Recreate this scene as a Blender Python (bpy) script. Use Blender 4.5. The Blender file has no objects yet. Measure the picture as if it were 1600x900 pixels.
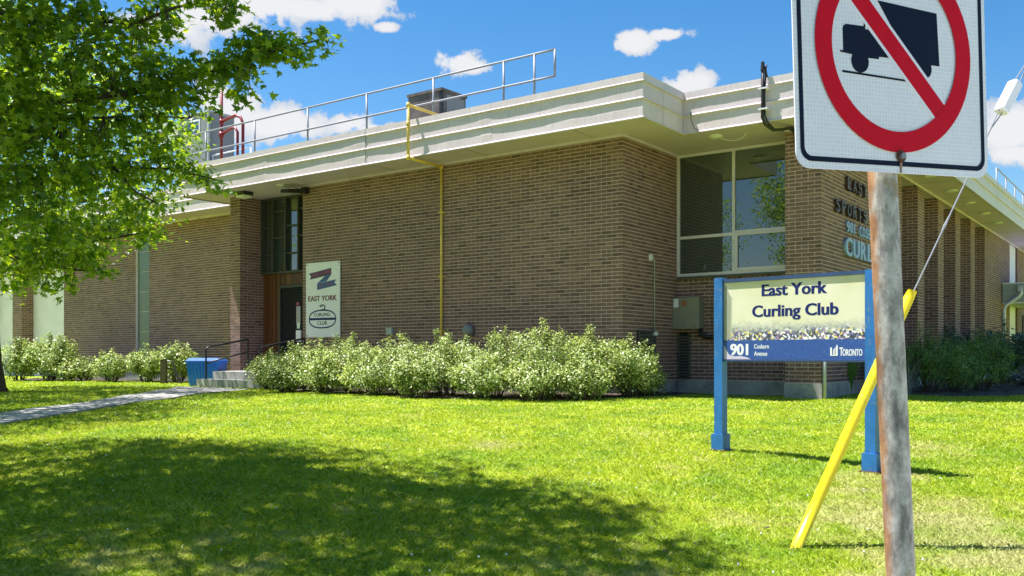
import bpy, math, random
import numpy as np
from mathutils import Vector, Matrix

R = math.radians
rng = np.random.default_rng(7)
random.seed(5)
SC = bpy.context.scene
COL = SC.collection
EYE = 1.5                      # eye height above the ground under the camera; heights below are written relative to it

# ------------------------------------------------------------------ camera
cam = bpy.data.cameras.new('camera'); camo = bpy.data.objects.new('camera', cam); COL.objects.link(camo)
cam.sensor_width = 36; cam.lens = 32.4; cam.shift_y = 0.06625; cam.clip_start = 0.05; cam.clip_end = 3000
camo.location = (0, 0, EYE); camo.rotation_euler = (R(90), 0, 0)
SC.camera = camo

# ------------------------------------------------------------------ light
SUN_EL = R(66.5); SUN_H = Vector((-.9805, .1968, 0)).normalized()
to_sun = Vector((SUN_H.x*math.cos(SUN_EL), SUN_H.y*math.cos(SUN_EL), math.sin(SUN_EL)))
sun = bpy.data.lights.new('sun', 'SUN'); sun.energy = 3.7; sun.angle = R(.53); sun.color = (1, .97, .94)
suno = bpy.data.objects.new('sun', sun); COL.objects.link(suno)
suno.rotation_euler = (-to_sun).to_track_quat('-Z', 'Y').to_euler(); suno.location = (-10, 5, 30)
SC.view_settings.view_transform = 'Standard'; SC.view_settings.look = 'None'
SC.view_settings.exposure = 1.7; SC.view_settings.gamma = 1

world = bpy.data.worlds.new('World'); SC.world = world; world.use_nodes = True
def build_world():
    nt = world.node_tree; N = nt.nodes; L = nt.links; N.clear()
    out = N.new('ShaderNodeOutputWorld')
    sky = N.new('ShaderNodeTexSky'); sky.sky_type = 'NISHITA'; sky.sun_disc = False
    sky.sun_elevation = SUN_EL; sky.sun_rotation = math.atan2(SUN_H.x, SUN_H.y) % (2*math.pi)
    sky.altitude = 100; sky.air_density = 1.1; sky.dust_density = .6; sky.ozone_density = 2.2
    hs = N.new('ShaderNodeHueSaturation'); hs.inputs['Saturation'].default_value = 1.41; L.new(sky.outputs[0], hs.inputs['Color'])
    bg = N.new('ShaderNodeBackground'); bg.inputs[1].default_value = .052; L.new(hs.outputs[0], bg.inputs[0])
    tc = N.new('ShaderNodeTexCoord')
    sep = N.new('ShaderNodeSeparateXYZ'); L.new(tc.outputs['Generated'], sep.inputs[0])
    def m(op, a, b=None, c=None):
        n = N.new('ShaderNodeMath'); n.operation = op
        for i, v in enumerate((a, b, c)):
            if v is None: continue
            if isinstance(v, (int, float)): n.inputs[i].default_value = v
            else: L.new(v, n.inputs[i])
        return n.outputs[0]
    az = m('ARCTAN2', sep.outputs[0], sep.outputs[1]); el = m('ARCSINE', sep.outputs[2])
    comb = N.new('ShaderNodeCombineXYZ'); L.new(az, comb.inputs[0]); L.new(el, comb.inputs[1])
    nz = N.new('ShaderNodeTexNoise'); nz.inputs['Scale'].default_value = 22; nz.inputs['Detail'].default_value = 9; nz.inputs['Roughness'].default_value = .64
    L.new(tc.outputs['Generated'], nz.inputs['Vector'])
    fb = m('SUBTRACT', nz.outputs[0], .5)
    clouds = [(-.169,.362,.05,.022),(-.215,.352,.05,.012),(-.315,.345,.075,.03),(-.262,.352,.05,.022),(-.064,.309,.035,.016),(-.05,.304,.03,.010),
              (.132,.326,.033,.016),(.165,.331,.03,.009),(.192,.280,.034,.020),(-.172,.243,.03,.012),(-.15,.238,.06,.008),(-.303,.252,.05,.034),(-.245,.240,.062,.022),(-.33,.222,.06,.02),
              (.499,.213,.055,.028),(.53,.19,.09,.014),(-.136,.340,.014,.006),(-.365,.323,.05,.02),
              (-.9,.3,.12,.04),(-1.3,.35,.14,.05),(-1.9,.28,.16,.05),(-2.4,.42,.13,.05),(3.0,.3,.15,.05),(2.4,.36,.12,.05),(1.9,.27,.14,.045),(1.3,.33,.15,.05),(.9,.3,.1,.04),(-.7,.6,.12,.06),(.5,.7,.12,.07),(-2.8,.7,.15,.08),(1.6,.75,.15,.08),(-1.5,.8,.15,.08)]
    best = None
    for cx, cy, rx, ry in clouds:
        a = N.new('ShaderNodeVectorMath'); a.operation = 'SUBTRACT'; L.new(comb.outputs[0], a.inputs[0]); a.inputs[1].default_value = (cx, cy, 0)
        b = N.new('ShaderNodeVectorMath'); b.operation = 'MULTIPLY'; L.new(a.outputs[0], b.inputs[0]); b.inputs[1].default_value = (1/rx, 1/ry, 0)
        c = N.new('ShaderNodeVectorMath'); c.operation = 'LENGTH'; L.new(b.outputs[0], c.inputs[0])
        v = m('SUBTRACT', 1.0, c.outputs['Value'])
        best = v if best is None else m('MAXIMUM', best, v)
    dens = m('ADD', best, m('MULTIPLY', fb, 3.6))
    mr = N.new('ShaderNodeMapRange'); mr.interpolation_type = 'SMOOTHSTEP'; L.new(dens, mr.inputs[0])
    mr.inputs[1].default_value = .02; mr.inputs[2].default_value = .40
    # thicker parts of a cloud stay white, thin parts and its underside are greyer
    cr = N.new('ShaderNodeMapRange'); L.new(m('ADD', best, m('MULTIPLY', fb, 1.3)), cr.inputs[0]); cr.inputs[1].default_value = .0; cr.inputs[2].default_value = .55
    mixc = N.new('ShaderNodeMix'); mixc.data_type = 'RGBA'; L.new(cr.outputs[0], mixc.inputs[0])
    mixc.inputs[6].default_value = (.62, .68, .78, 1); mixc.inputs[7].default_value = (.92, .92, .93, 1)
    bg2 = N.new('ShaderNodeBackground'); bg2.inputs[1].default_value = .30; L.new(mixc.outputs[2], bg2.inputs[0])
    mx = N.new('ShaderNodeMixShader'); L.new(m('MULTIPLY', mr.outputs[0], .96), mx.inputs[0]); L.new(bg.outputs[0], mx.inputs[1]); L.new(bg2.outputs[0], mx.inputs[2])
    L.new(mx.outputs[0], out.inputs[0])
build_world()

# ------------------------------------------------------------------ frames: world (W) and the building's own axes (L: x along the front to the right, y into the building)
C0 = (1.94625, 16.2); UX = Vector((.80545, -.592663)); VX = Vector((.592663, .80545)); ANG = math.atan2(UX.y, UX.x)
def l2w(x, y): return (C0[0]+x*UX.x+y*VX.x, C0[1]+x*UX.y+y*VX.y)
def w2l(X, Y):
    a, b = X-C0[0], Y-C0[1]; return (a*UX.x+b*UX.y, a*VX.x+b*VX.y)
GY = [-60, 0, 3, 5, 5.53, 7.5, 8.5, 10.5, 13, 16, 40, 400]
GZ = [-1.6, -1.5, -1.32, -1.19, -1.155, -.94, -.89, -.80, -.735, -.715, -.70, -.7]
def gz(X, Y):                  # ground height relative to the eye
    X = np.asarray(X, float); Y = np.asarray(Y, float)
    z = sum(np.interp(Y+d, GY, GZ) for d in (-.8, -.4, 0, .4, .8))/5
    return z + .012*np.sin(X*1.3+Y*.7) + .008*np.sin(X*2.9-Y*1.9)

# ------------------------------------------------------------------ materials
def mat(name):
    m = bpy.data.materials.new(name); m.use_nodes = True; return m, m.node_tree, m.node_tree.nodes['Principled BSDF']
def nd(nt, t, **kw):
    n = nt.nodes.new(t)
    for k, v in kw.items(): setattr(n, k, v)
    return n
def noise(nt, scale, detail=4, rough=.55, vec=None, w=None):
    n = nd(nt, 'ShaderNodeTexNoise'); n.inputs['Scale'].default_value = scale; n.inputs['Detail'].default_value = detail; n.inputs['Roughness'].default_value = rough
    if vec is None:
        tc = nd(nt, 'ShaderNodeTexCoord'); vec = tc.outputs['Object']
    nt.links.new(vec, n.inputs['Vector']); return n.outputs[0]
def ramp(nt, fac, stops):
    r = nd(nt, 'ShaderNodeValToRGB'); e = r.color_ramp.elements
    while len(e) < len(stops): e.new(.5)
    for i, (p, c) in enumerate(stops): e[i].position = p; e[i].color = (*c, 1)
    nt.links.new(fac, r.inputs[0]); return r.outputs[0]
def bump(nt, bs, h, s=.3, d=.01):
    b = nd(nt, 'ShaderNodeBump'); b.inputs['Strength'].default_value = s; b.inputs['Distance'].default_value = d
    nt.links.new(h, b.inputs['Height']); nt.links.new(b.outputs[0], bs.inputs['Normal'])
def mixc(nt, f, a, b, mode='MIX'):
    m = nd(nt, 'ShaderNodeMix', data_type='RGBA', blend_type=mode)
    for i, v in ((0, f), (6, a), (7, b)):
        if isinstance(v, (int, float)): m.inputs[i].default_value = v
        elif isinstance(v, tuple): m.inputs[i].default_value = (*v, 1)
        else: nt.links.new(v, m.inputs[i])
    return m.outputs[2]
def simple(name, col, rough=.6, metal=0, var=.12, scale=6, bs_=0, spec=.5):
    m, nt, b = mat(name)
    n = noise(nt, scale, 5)
    c0 = tuple(max(0, c*(1-var)) for c in col); c1 = tuple(min(1, c*(1+var)) for c in col)
    nt.links.new(ramp(nt, n, [(.3, c0), (.7, c1)]), b.inputs['Base Color'])
    b.inputs['Roughness'].default_value = rough; b.inputs['Metallic'].default_value = metal; b.inputs['Specular IOR Level'].default_value = spec
    if bs_: bump(nt, b, noise(nt, scale*12, 6), bs_, .005)
    return m
def brick_mat(name, per_object):
    m, nt, b = mat(name)
    if per_object: r = nd(nt, 'ShaderNodeObjectInfo').outputs['Random']
    else: r = nd(nt, 'ShaderNodeNewGeometry').outputs['Random Per Island']
    c = ramp(nt, r, [(0, (.115, .062, .054)), (.12, (.16, .088, .076)), (.5, (.20, .110, .094)), (.85, (.225, .126, .108)), (1, (.26, .145, .115))])
    gp = nd(nt, 'ShaderNodeNewGeometry').outputs['Position']
    n = noise(nt, 45, 4, .6, gp); big = noise(nt, .55, 3, .5, gp)
    c = mixc(nt, .35, c, ramp(nt, n, [(.3, (.55, .55, .55)), (.7, (1.35, 1.35, 1.35))]), 'MULTIPLY')
    c = mixc(nt, .5, c, ramp(nt, big, [(.35, (.74, .72, .70)), (.65, (1.2, 1.18, 1.16))]), 'MULTIPLY')
    nt.links.new(c, b.inputs['Base Color']); b.inputs['Roughness'].default_value = .82
    bump(nt, b, noise(nt, 160, 3, .6, gp), .35, .004)
    return m
M = {}
M['brick_one'] = brick_mat('brown_brick_single', True); M['brick'] = brick_mat('brown_brick', False)
M['mortar'] = simple('mortar', (.60, .44, .45), .95, var=.15, scale=9, bs_=.3)
M['concrete'] = simple('concrete', (.33, .32, .30), .9, var=.22, scale=3.5, bs_=.3)
M['slab'] = simple('path_concrete', (.34, .32, .30), .9, var=.25, scale=5, bs_=.5); M['walk'] = simple('pale_bounce_sidewalk_concrete', (.55, .53, .52), .9, var=.1, scale=4, bs_=.3)  # unseen sidewalk made paler than the path to bounce fill light onto the sign
def metal_panel(name, col, var=.05):
    m, nt, b = mat(name); tc = nd(nt, 'ShaderNodeTexCoord')
    mp = nd(nt, 'ShaderNodeMapping'); mp.inputs['Scale'].default_value = (1.2, 1.2, .5); nt.links.new(tc.outputs['Object'], mp.inputs[0])
    n = noise(nt, 2.2, 6, .6, mp.outputs[0])
    mp2 = nd(nt, 'ShaderNodeMapping'); mp2.inputs['Scale'].default_value = (14, 14, 1.2); nt.links.new(tc.outputs['Object'], mp2.inputs[0])
    st = noise(nt, 1.5, 5, .6, mp2.outputs[0])
    c = ramp(nt, n, [(.3, tuple(x*(1-var) for x in col)), (.7, tuple(x*(1+var) for x in col))])
    c = mixc(nt, .6, c, ramp(nt, st, [(.32, (.86, .84, .80)), (.5, (1, 1, 1))]), 'MULTIPLY')
    nt.links.new(c, b.inputs['Base Color']); b.inputs['Roughness'].default_value = .45
    return m
M['fascia'] = metal_panel('beige_metal', (.63, .53, .57))
M['soffit'] = metal_panel('soffit_paint', (.60, .49, .66))
M['white_metal'] = metal_panel('white_metal', (.72, .70, .78))
M['alu'] = simple('aluminium_frame', (.68, .60, .72), .4, .05, .05)
M['galv'] = simple('galvanised_rail', (.26, .265, .30), .6, .25, .12, 12)
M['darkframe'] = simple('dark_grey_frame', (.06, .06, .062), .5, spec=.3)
M['black'] = simple('black_paint', (.015, .015, .016), .4)
M['rubber'] = simple('black_rubber', (.012, .012, .014), .5)
M['door'] = simple('charcoal_door', (.010, .0105, .014), .6, spec=.15)
M['louvre'] = simple('louvre_grey_brown', (.085, .08, .072), .6)
M['yellow_pipe'] = simple('yellow_pipe_paint', (.72, .49, .09), .45, var=.12, scale=14)
M['guard'] = simple('yellow_guard_plastic', (.82, .62, .01), .35, var=.05, scale=9)
M['red'] = simple('red_pipe_paint', (.22, .006, .014), .4)
M['blue_post'] = simple('blue_post_paint', (.022, .15, .42), .38, var=.14, scale=9)
M['navy_rail'] = simple('navy_paint', (.03, .065, .16), .4)
M['bin'] = simple('blue_plastic', (.01, .17, .85), .35, var=.05)
M['binlid'] = simple('blue_lid_plastic', (.02, .12, .42), .6, spec=.2, var=.05)
M['steel_box'] = simple('enclosure_grey', (.30, .285, .25), .42, .3, .08)
M['grey_box'] = simple('pale_grey_box', (.42, .44, .46), .5)
M['cooling'] = simple('cooling_unit_grey', (.24, .24, .25), .55, .2, .12, 2)
M['hvac'] = simple('weathered_dark_metal', (.15, .12, .105), .5, .4, .5, 2.5)
M['lamp'] = simple('lamp_diffuser', (.8, .8, .78), .3)
M['white'] = simple('white_plate', (.82, .78, .88), .35, var=.03)
M['ink_navy'] = simple('navy_ink', (.012, .022, .13), .55, spec=.2, var=.1, scale=40)
M['ink_maroon'] = simple('maroon_ink', (.16, .018, .045), .45, var=.25, scale=30)
M['ink_purple'] = simple('purple_ribbon_ink', (.06, .02, .12), .45, var=.3, scale=30)
M['ink_blue'] = simple('blue_ribbon_ink', (.02, .08, .30), .45, var=.2, scale=30)
M['ink_pink'] = simple('faded_red_ink', (.33, .05, .13), .5, var=.2, scale=30)
M['ink_black'] = simple('black_blue_ink', (.004, .009, .030), .55, spec=.15)
M['ink_red'] = simple('red_sheeting', (.62, .002, .018), .55, var=.06, scale=20, spec=.15)
M['ink_white'] = simple('white_ink', (.75, .76, .78), .4, var=.05)
M['ink_lilac'] = simple('lilac_ink', (.55, .48, .62), .4)
M['letter_dark'] = simple('dark_letter_metal', (.05, .028, .026), .45)
M['letter_blue'] = simple('pale_blue_letter', (.26, .36, .62), .4)
M['letter_side'] = simple('letter_edge', (.05, .09, .14), .5)
M['asphalt'] = simple('asphalt', (.13, .13, .14), .9, var=.2, scale=30, bs_=.5)
M['soil'] = simple('dark_mulch', (.055, .038, .026), 1, var=.5, scale=14, bs_=.8)
M['canopy'] = simple('grey_canopy_board', (.30, .33, .37), .5)
M['wood_grey'] = simple('weathered_wood', (.10, .08, .065), .9, var=.3, scale=20)
M['rust'] = simple('rusty_bolt', (.12, .05, .03), .7, .5)
M['roof'] = simple('roof_membrane', (.25, .25, .24), .9)
M['white_panel'] = simple('pale_blue_white_panel', (.84, .74, .92), .55, var=.06, scale=2)

def m_glass(name, col, rough=.02, ior=1.9):
    m, nt, b = mat(name)
    b.inputs['Base Color'].default_value = (*col, 1); b.inputs['Roughness'].default_value = rough; b.inputs['IOR'].default_value = ior
    b.inputs['Specular IOR Level'].default_value = .5
    n = noise(nt, .9, 2); bump(nt, b, n, .05, .01)
    return m
M['glass'] = m_glass('window_glass', (.038, .050, .056), .012, 2.1)
M['glass_green'] = m_glass('frosted_green_glass', (.10, .14, .11), .28, 1.5)
def m_wood():
    m, nt, b = mat('red_brown_boards'); r = nd(nt, 'ShaderNodeObjectInfo').outputs['Random']
    c = ramp(nt, r, [(0, (.055, .017, .008)), (.5, (.11, .034, .014)), (1, (.17, .06, .024))])
    tc = nd(nt, 'ShaderNodeTexCoord'); mp = nd(nt, 'ShaderNodeMapping'); mp.inputs['Scale'].default_value = (30, 30, 1.5); nt.links.new(tc.outputs['Object'], mp.inputs[0])
    c = mixc(nt, .8, c, ramp(nt, noise(nt, 1, 6, .6, mp.outputs[0]), [(.3, (.5, .5, .5)), (.7, (1.5, 1.4, 1.3))]), 'MULTIPLY')
    nt.links.new(c, b.inputs['Base Color']); b.inputs['Roughness'].default_value = .5; return m
M['wood'] = m_wood()
def m_pole():
    m, nt, b = mat('rusty_galvanised_post'); tc = nd(nt, 'ShaderNodeTexCoord')
    mp = nd(nt, 'ShaderNodeMapping'); mp.inputs['Scale'].default_value = (38, 38, 15); nt.links.new(tc.outputs['Object'], mp.inputs[0])
    n = noise(nt, 1, 7, .68, mp.outputs[0]); n2 = noise(nt, 90, 5, .7)
    c = ramp(nt, n, [(.30, (.15, .13, .115)), (.40, (.25, .225, .20)), (.48, (.36, .33, .29)), (.57, (.50, .46, .41)), (.68, (.62, .58, .53))])
    c = mixc(nt, .5, c, ramp(nt, n2, [(.3, (.55, .55, .55)), (.7, (1.3, 1.3, 1.3))]), 'MULTIPLY')
    sp = nd(nt, 'ShaderNodeSeparateXYZ'); nt.links.new(tc.outputs['Object'], sp.inputs[0])
    # rust sheet down the weather side of the post
    a = nd(nt, 'ShaderNodeMath', operation='MULTIPLY_ADD'); nt.links.new(sp.outputs[2], a.inputs[0]); a.inputs[1].default_value = .046; nt.links.new(sp.outputs[0], a.inputs[2])
    s = nd(nt, 'ShaderNodeMath', operation='MULTIPLY_ADD'); nt.links.new(noise(nt, 14, 5, .7), s.inputs[0]); s.inputs[1].default_value = .030; nt.links.new(a.outputs[0], s.inputs[2])
    mr = nd(nt, 'ShaderNodeMapRange'); nt.links.new(s.outputs[0], mr.inputs[0]); mr.inputs[1].default_value = -.008; mr.inputs[2].default_value = -.016
    rc = ramp(nt, n, [(.3, (.20, .075, .03)), (.7, (.50, .27, .13))])
    c = mixc(nt, mr.outputs[0], c, rc)
    bl = ramp(nt, noise(nt, 9, 4, .6), [(.60, (0, 0, 0)), (.68, (1, 1, 1))])
    c = mixc(nt, bl, c, (.30, .22, .12))
    nt.links.new(c, b.inputs['Base Color']); b.inputs['Roughness'].default_value = .62; b.inputs['Metallic'].default_value = .15
    bump(nt, b, n2, .3, .002); return m
M['pole'] = m_pole()
def m_sheeting():
    m, nt, b = mat('white_reflective_sheeting'); tc = nd(nt, 'ShaderNodeTexCoord')
    v = nd(nt, 'ShaderNodeTexBrick'); v.offset = 0; v.inputs['Scale'].default_value = 1
    mp = nd(nt, 'ShaderNodeMapping'); mp.inputs['Scale'].default_value = (110, 110, 110); nt.links.new(tc.outputs['UV'], mp.inputs[0]); nt.links.new(mp.outputs[0], v.inputs['Vector'])
    v.inputs['Color1'].default_value = (.76, .73, .82, 1); v.inputs['Color2'].default_value = (.82, .79, .87, 1); v.inputs['Mortar'].default_value = (.88, .86, .92, 1)
    v.inputs['Mortar Size'].default_value = .12; v.inputs['Brick Width'].default_value = 1; v.inputs['Row Height'].default_value = 1
    c = mixc(nt, .5, v.outputs[0], ramp(nt, noise(nt, 5, 5), [(.3, (.88, .88, .9)), (.7, (1.06, 1.06, 1.06))]), 'MULTIPLY')
    nt.links.new(c, b.inputs['Base Color']); b.inputs['Roughness'].default_value = .4; return m
M['sheeting'] = m_sheeting()
def m_leaf(name, stops, trans, tw=.45, rough=.45):
    m, nt, b = mat(name); r = nd(nt, 'ShaderNodeNewGeometry').outputs['Random Per Island']
    c = ramp(nt, r, stops); gp = nd(nt, 'ShaderNodeNewGeometry').outputs['Position']
    c = mixc(nt, .6, c, ramp(nt, noise(nt, 1.3, 3, .5, gp), [(.3, (.7, .75, .7)), (.7, (1.25, 1.2, 1.1))]), 'MULTIPLY')
    nt.links.new(c, b.inputs['Base Color']); b.inputs['Roughness'].default_value = rough; b.inputs['Specular IOR Level'].default_value = .45
    t = nd(nt, 'ShaderNodeBsdfTranslucent'); tcx = mixc(nt, 1, c, trans, 'MULTIPLY'); nt.links.new(tcx, t.inputs[0])
    mx = nd(nt, 'ShaderNodeMixShader'); mx.inputs[0].default_value = tw
    out = [n for n in nt.nodes if n.type == 'OUTPUT_MATERIAL'][0]
    nt.links.new(b.outputs[0], mx.inputs[1]); nt.links.new(t.outputs[0], mx.inputs[2]); nt.links.new(mx.outputs[0], out.inputs[0])
    return m
M['maple'] = m_leaf('maple_leaf', [(0, (.05, .12, .012)), (.5, (.11, .215, .018)), (1, (.23, .34, .028))], (3.0, 2.4, .8), .5, .38)
M['shrub'] = m_leaf('shrub_leaf', [(0, (.08, .14, .025)), (.35, (.22, .31, .055)), (.68, (.42, .50, .15)), (1, (.80, .82, .52))], (1.3, 1.3, .8), .35, .4)
M['yew'] = m_leaf('yew_needles', [(0, (.06, .14, .035)), (.6, (.13, .25, .05)), (1, (.24, .38, .07))], (1.5, 1.5, .8), .25, .5)
M['darkshrub'] = m_leaf('dark_shrub_leaf', [(0, (.04, .09, .05)), (.7, (.09, .16, .09)), (1, (.22, .25, .21))], (1.2, 1.2, 1), .2, .4)
M['greyplant'] = m_leaf('silver_leaf', [(0, (.12, .15, .13)), (1, (.32, .36, .33))], (1, 1, 1), .2, .6)
M['bark'] = simple('maple_bark', (.075, .055, .045), .95, var=.4, scale=18, bs_=.9)
def grass_color(nt, base):
    gp = nd(nt, 'ShaderNodeNewGeometry').outputs['Position']
    big = noise(nt, .55, 5, .6, gp); fine = noise(nt, 3.2, 4, .6, gp)
    c = mixc(nt, .7, base, ramp(nt, fine, [(.3, (.66, .76, .7)), (.7, (1.25, 1.18, 1.2))]), 'MULTIPLY')
    c = mixc(nt, .8, c, ramp(nt, noise(nt, 1.1, 5, .65, gp), [(.36, (.62, .80, .8)), (.56, (1.06, 1.02, 1))]), 'MULTIPLY')
    add = nd(nt, 'ShaderNodeMath', operation='ADD'); nt.links.new(big, add.inputs[0])
    mm = nd(nt, 'ShaderNodeMath', operation='MULTIPLY'); nt.links.new(fine, mm.inputs[0]); mm.inputs[1].default_value = .45; nt.links.new(mm.outputs[0], add.inputs[1])
    sp = nd(nt, 'ShaderNodeSeparateXYZ'); nt.links.new(gp, sp.inputs[0])
    # drier turf near the sidewalk corner (low Y, right side)
    ax = nd(nt, 'ShaderNodeMapRange'); nt.links.new(sp.outputs[1], ax.inputs[0]); ax.inputs[1].default_value = 10; ax.inputs[2].default_value = 4.5; ax.inputs[3].default_value = 0; ax.inputs[4].default_value = .11
    a2 = nd(nt, 'ShaderNodeMath', operation='ADD'); nt.links.new(add.outputs[0], a2.inputs[0]); nt.links.new(ax.outputs[0], a2.inputs[1])
    ax2 = nd(nt, 'ShaderNodeMapRange'); nt.links.new(sp.outputs[0], ax2.inputs[0]); ax2.inputs[1].default_value = -1; ax2.inputs[2].default_value = 2.5; ax2.inputs[3].default_value = -.05; ax2.inputs[4].default_value = .04
    a3 = nd(nt, 'ShaderNodeMath', operation='ADD'); nt.links.new(a2.outputs[0], a3.inputs[0]); nt.links.new(ax2.outputs[0], a3.inputs[1])
    f = ramp(nt, a3.outputs[0], [(.85, (0, 0, 0)), (1.10, (.8, .8, .8))])
    return mixc(nt, f, c, (.52, .50, .22))
def m_grass():
    m, nt, b = mat('grass_blades'); r = nd(nt, 'ShaderNodeNewGeometry').outputs['Random Per Island']
    c = ramp(nt, r, [(0, (.26, .37, .012)), (.5, (.43, .54, .022)), (.82, (.56, .63, .045)), (.93, (.62, .61, .16)), (1, (.70, .66, .34))])
    c = grass_color(nt, c)
    nt.links.new(c, b.inputs['Base Color']); b.inputs['Roughness'].default_value = .5; b.inputs['Specular IOR Level'].default_value = .3
    t = nd(nt, 'ShaderNodeBsdfTranslucent'); nt.links.new(c, t.inputs[0]); mx = nd(nt, 'ShaderNodeMixShader'); mx.inputs[0].default_value = .35
    out = [n for n in nt.nodes if n.type == 'OUTPUT_MATERIAL'][0]
    nt.links.new(b.outputs[0], mx.inputs[1]); nt.links.new(t.outputs[0], mx.inputs[2]); nt.links.new(mx.outputs[0], out.inputs[0]); return m
M['grass'] = m_grass()
def m_ground():
    m, nt, b = mat('turf_base'); gp = nd(nt, 'ShaderNodeNewGeometry').outputs['Position']
    c = ramp(nt, noise(nt, 60, 5, .7, gp), [(.3, (.14, .23, .010)), (.5, (.35, .45, .018)), (.7, (.48, .55, .045))])
    nt.links.new(grass_color(nt, c), b.inputs['Base Color']); b.inputs['Roughness'].default_value = .9; b.inputs['Specular IOR Level'].default_value = .2
    bump(nt, b, noise(nt, 90, 5, .7, gp), 1, .03); return m
M['ground'] = m_ground()
def m_poster():
    m, nt, b = mat('sign_print'); tc = nd(nt, 'ShaderNodeTexCoord'); sp = nd(nt, 'ShaderNodeSeparateXYZ'); nt.links.new(tc.outputs['UV'], sp.inputs[0])
    u, v = sp.outputs[0], sp.outputs[1]   # metres from the sheet's lower left corner
    base = ramp(nt, noise(nt, 2.2, 3, .5, tc.outputs['UV']), [(.3, (.64, .62, .40)), (.7, (.75, .72, .56))])
    mp = nd(nt, 'ShaderNodeMapping'); mp.inputs['Scale'].default_value = (1, 1, 1); nt.links.new(tc.outputs['UV'], mp.inputs[0])
    vo = nd(nt, 'ShaderNodeTexVoronoi'); vo.inputs['Scale'].default_value = 44; nt.links.new(mp.outputs[0], vo.inputs['Vector'])
    sx = nd(nt, 'ShaderNodeSeparateColor'); nt.links.new(vo.outputs['Color'], sx.inputs[0])
    reg = noise(nt, 7, 2, .5, tc.outputs['UV'])
    ad = nd(nt, 'ShaderNodeMath', operation='MULTIPLY_ADD'); nt.links.new(reg, ad.inputs[0]); ad.inputs[1].default_value = 1.6; nt.links.new(sx.outputs[0], ad.inputs[2])
    md = nd(nt, 'ShaderNodeMath', operation='FRACT'); nt.links.new(ad.outputs[0], md.inputs[0])
    fl = ramp(nt, md.outputs[0], [(0, (.05, .06, .09)), (.2, (.16, .15, .30)), (.34, (.75, .72, .78)), (.48, (.09, .11, .12)), (.58, (.75, .62, .12)), (.7, (.85, .85, .80)), (.82, (.35, .22, .38)), (.92, (.14, .16, .19)), (1, (.7, .55, .66))])
    for e in fl.node.color_ramp.elements: pass
    fl.node.color_ramp.interpolation = 'CONSTANT'
    # the flower photograph fades upward into the plain ground
    nh = noise(nt, 16, 4, .7, tc.outputs['UV'])
    h = nd(nt, 'ShaderNodeMath', operation='MULTIPLY_ADD'); nt.links.new(nh, h.inputs[0]); h.inputs[1].default_value = -.16; nt.links.new(v, h.inputs[2])
    mr = nd(nt, 'ShaderNodeMapRange'); nt.links.new(h.outputs[0], mr.inputs[0]); mr.inputs[1].default_value = .265; mr.inputs[2].default_value = .185
    faded = mixc(nt, .75, fl, (.40, .42, .38))
    mr2 = nd(nt, 'ShaderNodeMapRange'); nt.links.new(h.outputs[0], mr2.inputs[0]); mr2.inputs[1].default_value = .190; mr2.inputs[2].default_value = .155
    c = mixc(nt, mr.outputs[0], base, faded); c = mixc(nt, mr2.outputs[0], c, fl)
    nt.links.new(c, b.inputs['Base Color']); b.inputs['Roughness'].default_value = .3; return m
M['poster'] = m_poster()
def wear(m, col, scale, lo, hi, amount=.8, stretch=(1, 1, 1)):
    """chips, scuffs and grime with a shape of their own over a painted surface"""
    nt = m.node_tree; b = nt.nodes['Principled BSDF']; src = b.inputs['Base Color'].links[0].from_socket
    tc = nd(nt, 'ShaderNodeTexCoord'); mp = nd(nt, 'ShaderNodeMapping'); mp.inputs['Scale'].default_value = stretch; nt.links.new(tc.outputs['Object'], mp.inputs[0])
    f = ramp(nt, noise(nt, scale, 7, .65, mp.outputs[0]), [(lo, (0, 0, 0)), (hi, (amount,)*3)])
    nt.links.new(mixc(nt, f, src, col), b.inputs['Base Color'])
wear(M['guard'], (.30, .22, .08), 9, .56, .72, .55, (1, 1, .35)); wear(M['guard'], (.85, .75, .35), 60, .62, .66, .6)
wear(M['blue_post'], (.16, .22, .30), 26, .60, .64, .8, (1, 1, .5)); wear(M['blue_post'], (.012, .06, .18), 7, .5, .75, .6, (1, 1, .3))
wear(M['fascia'], (.36, .33, .30), 5, .56, .80, .55, (5, 5, .45)); wear(M['soffit'], (.36, .32, .36), 1.6, .56, .78, .45)
wear(M['concrete'], (.12, .115, .10), 3, .52, .72, .7); wear(M['slab'], (.14, .13, .11), 4, .54, .70, .7); wear(M['slab'], (.05, .045, .04), 2.2, .495, .505, .0)
wear(M['bin'], (.12, .22, .45), 30, .60, .68, .5); wear(M['white_panel'], (.45, .42, .46), 2.5, .55, .8, .5, (1, 1, .3))
wear(M['brick'], (.33, .27, .24), 1.3, .62, .80, .35); wear(M['mortar'], (.26, .20, .19), .8, .52, .75, .7)
def m_band():
    m, nt, b = mat('blue_band_print'); tc = nd(nt, 'ShaderNodeTexCoord')
    c = ramp(nt, noise(nt, 60, 3, .6), [(.3, (.022, .065, .26)), (.66, (.035, .095, .33)), (.72, (.12, .2, .42))])
    nt.links.new(c, b.inputs['Base Color']); b.inputs['Roughness'].default_value = .35; return m
M['band'] = m_band()

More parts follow.
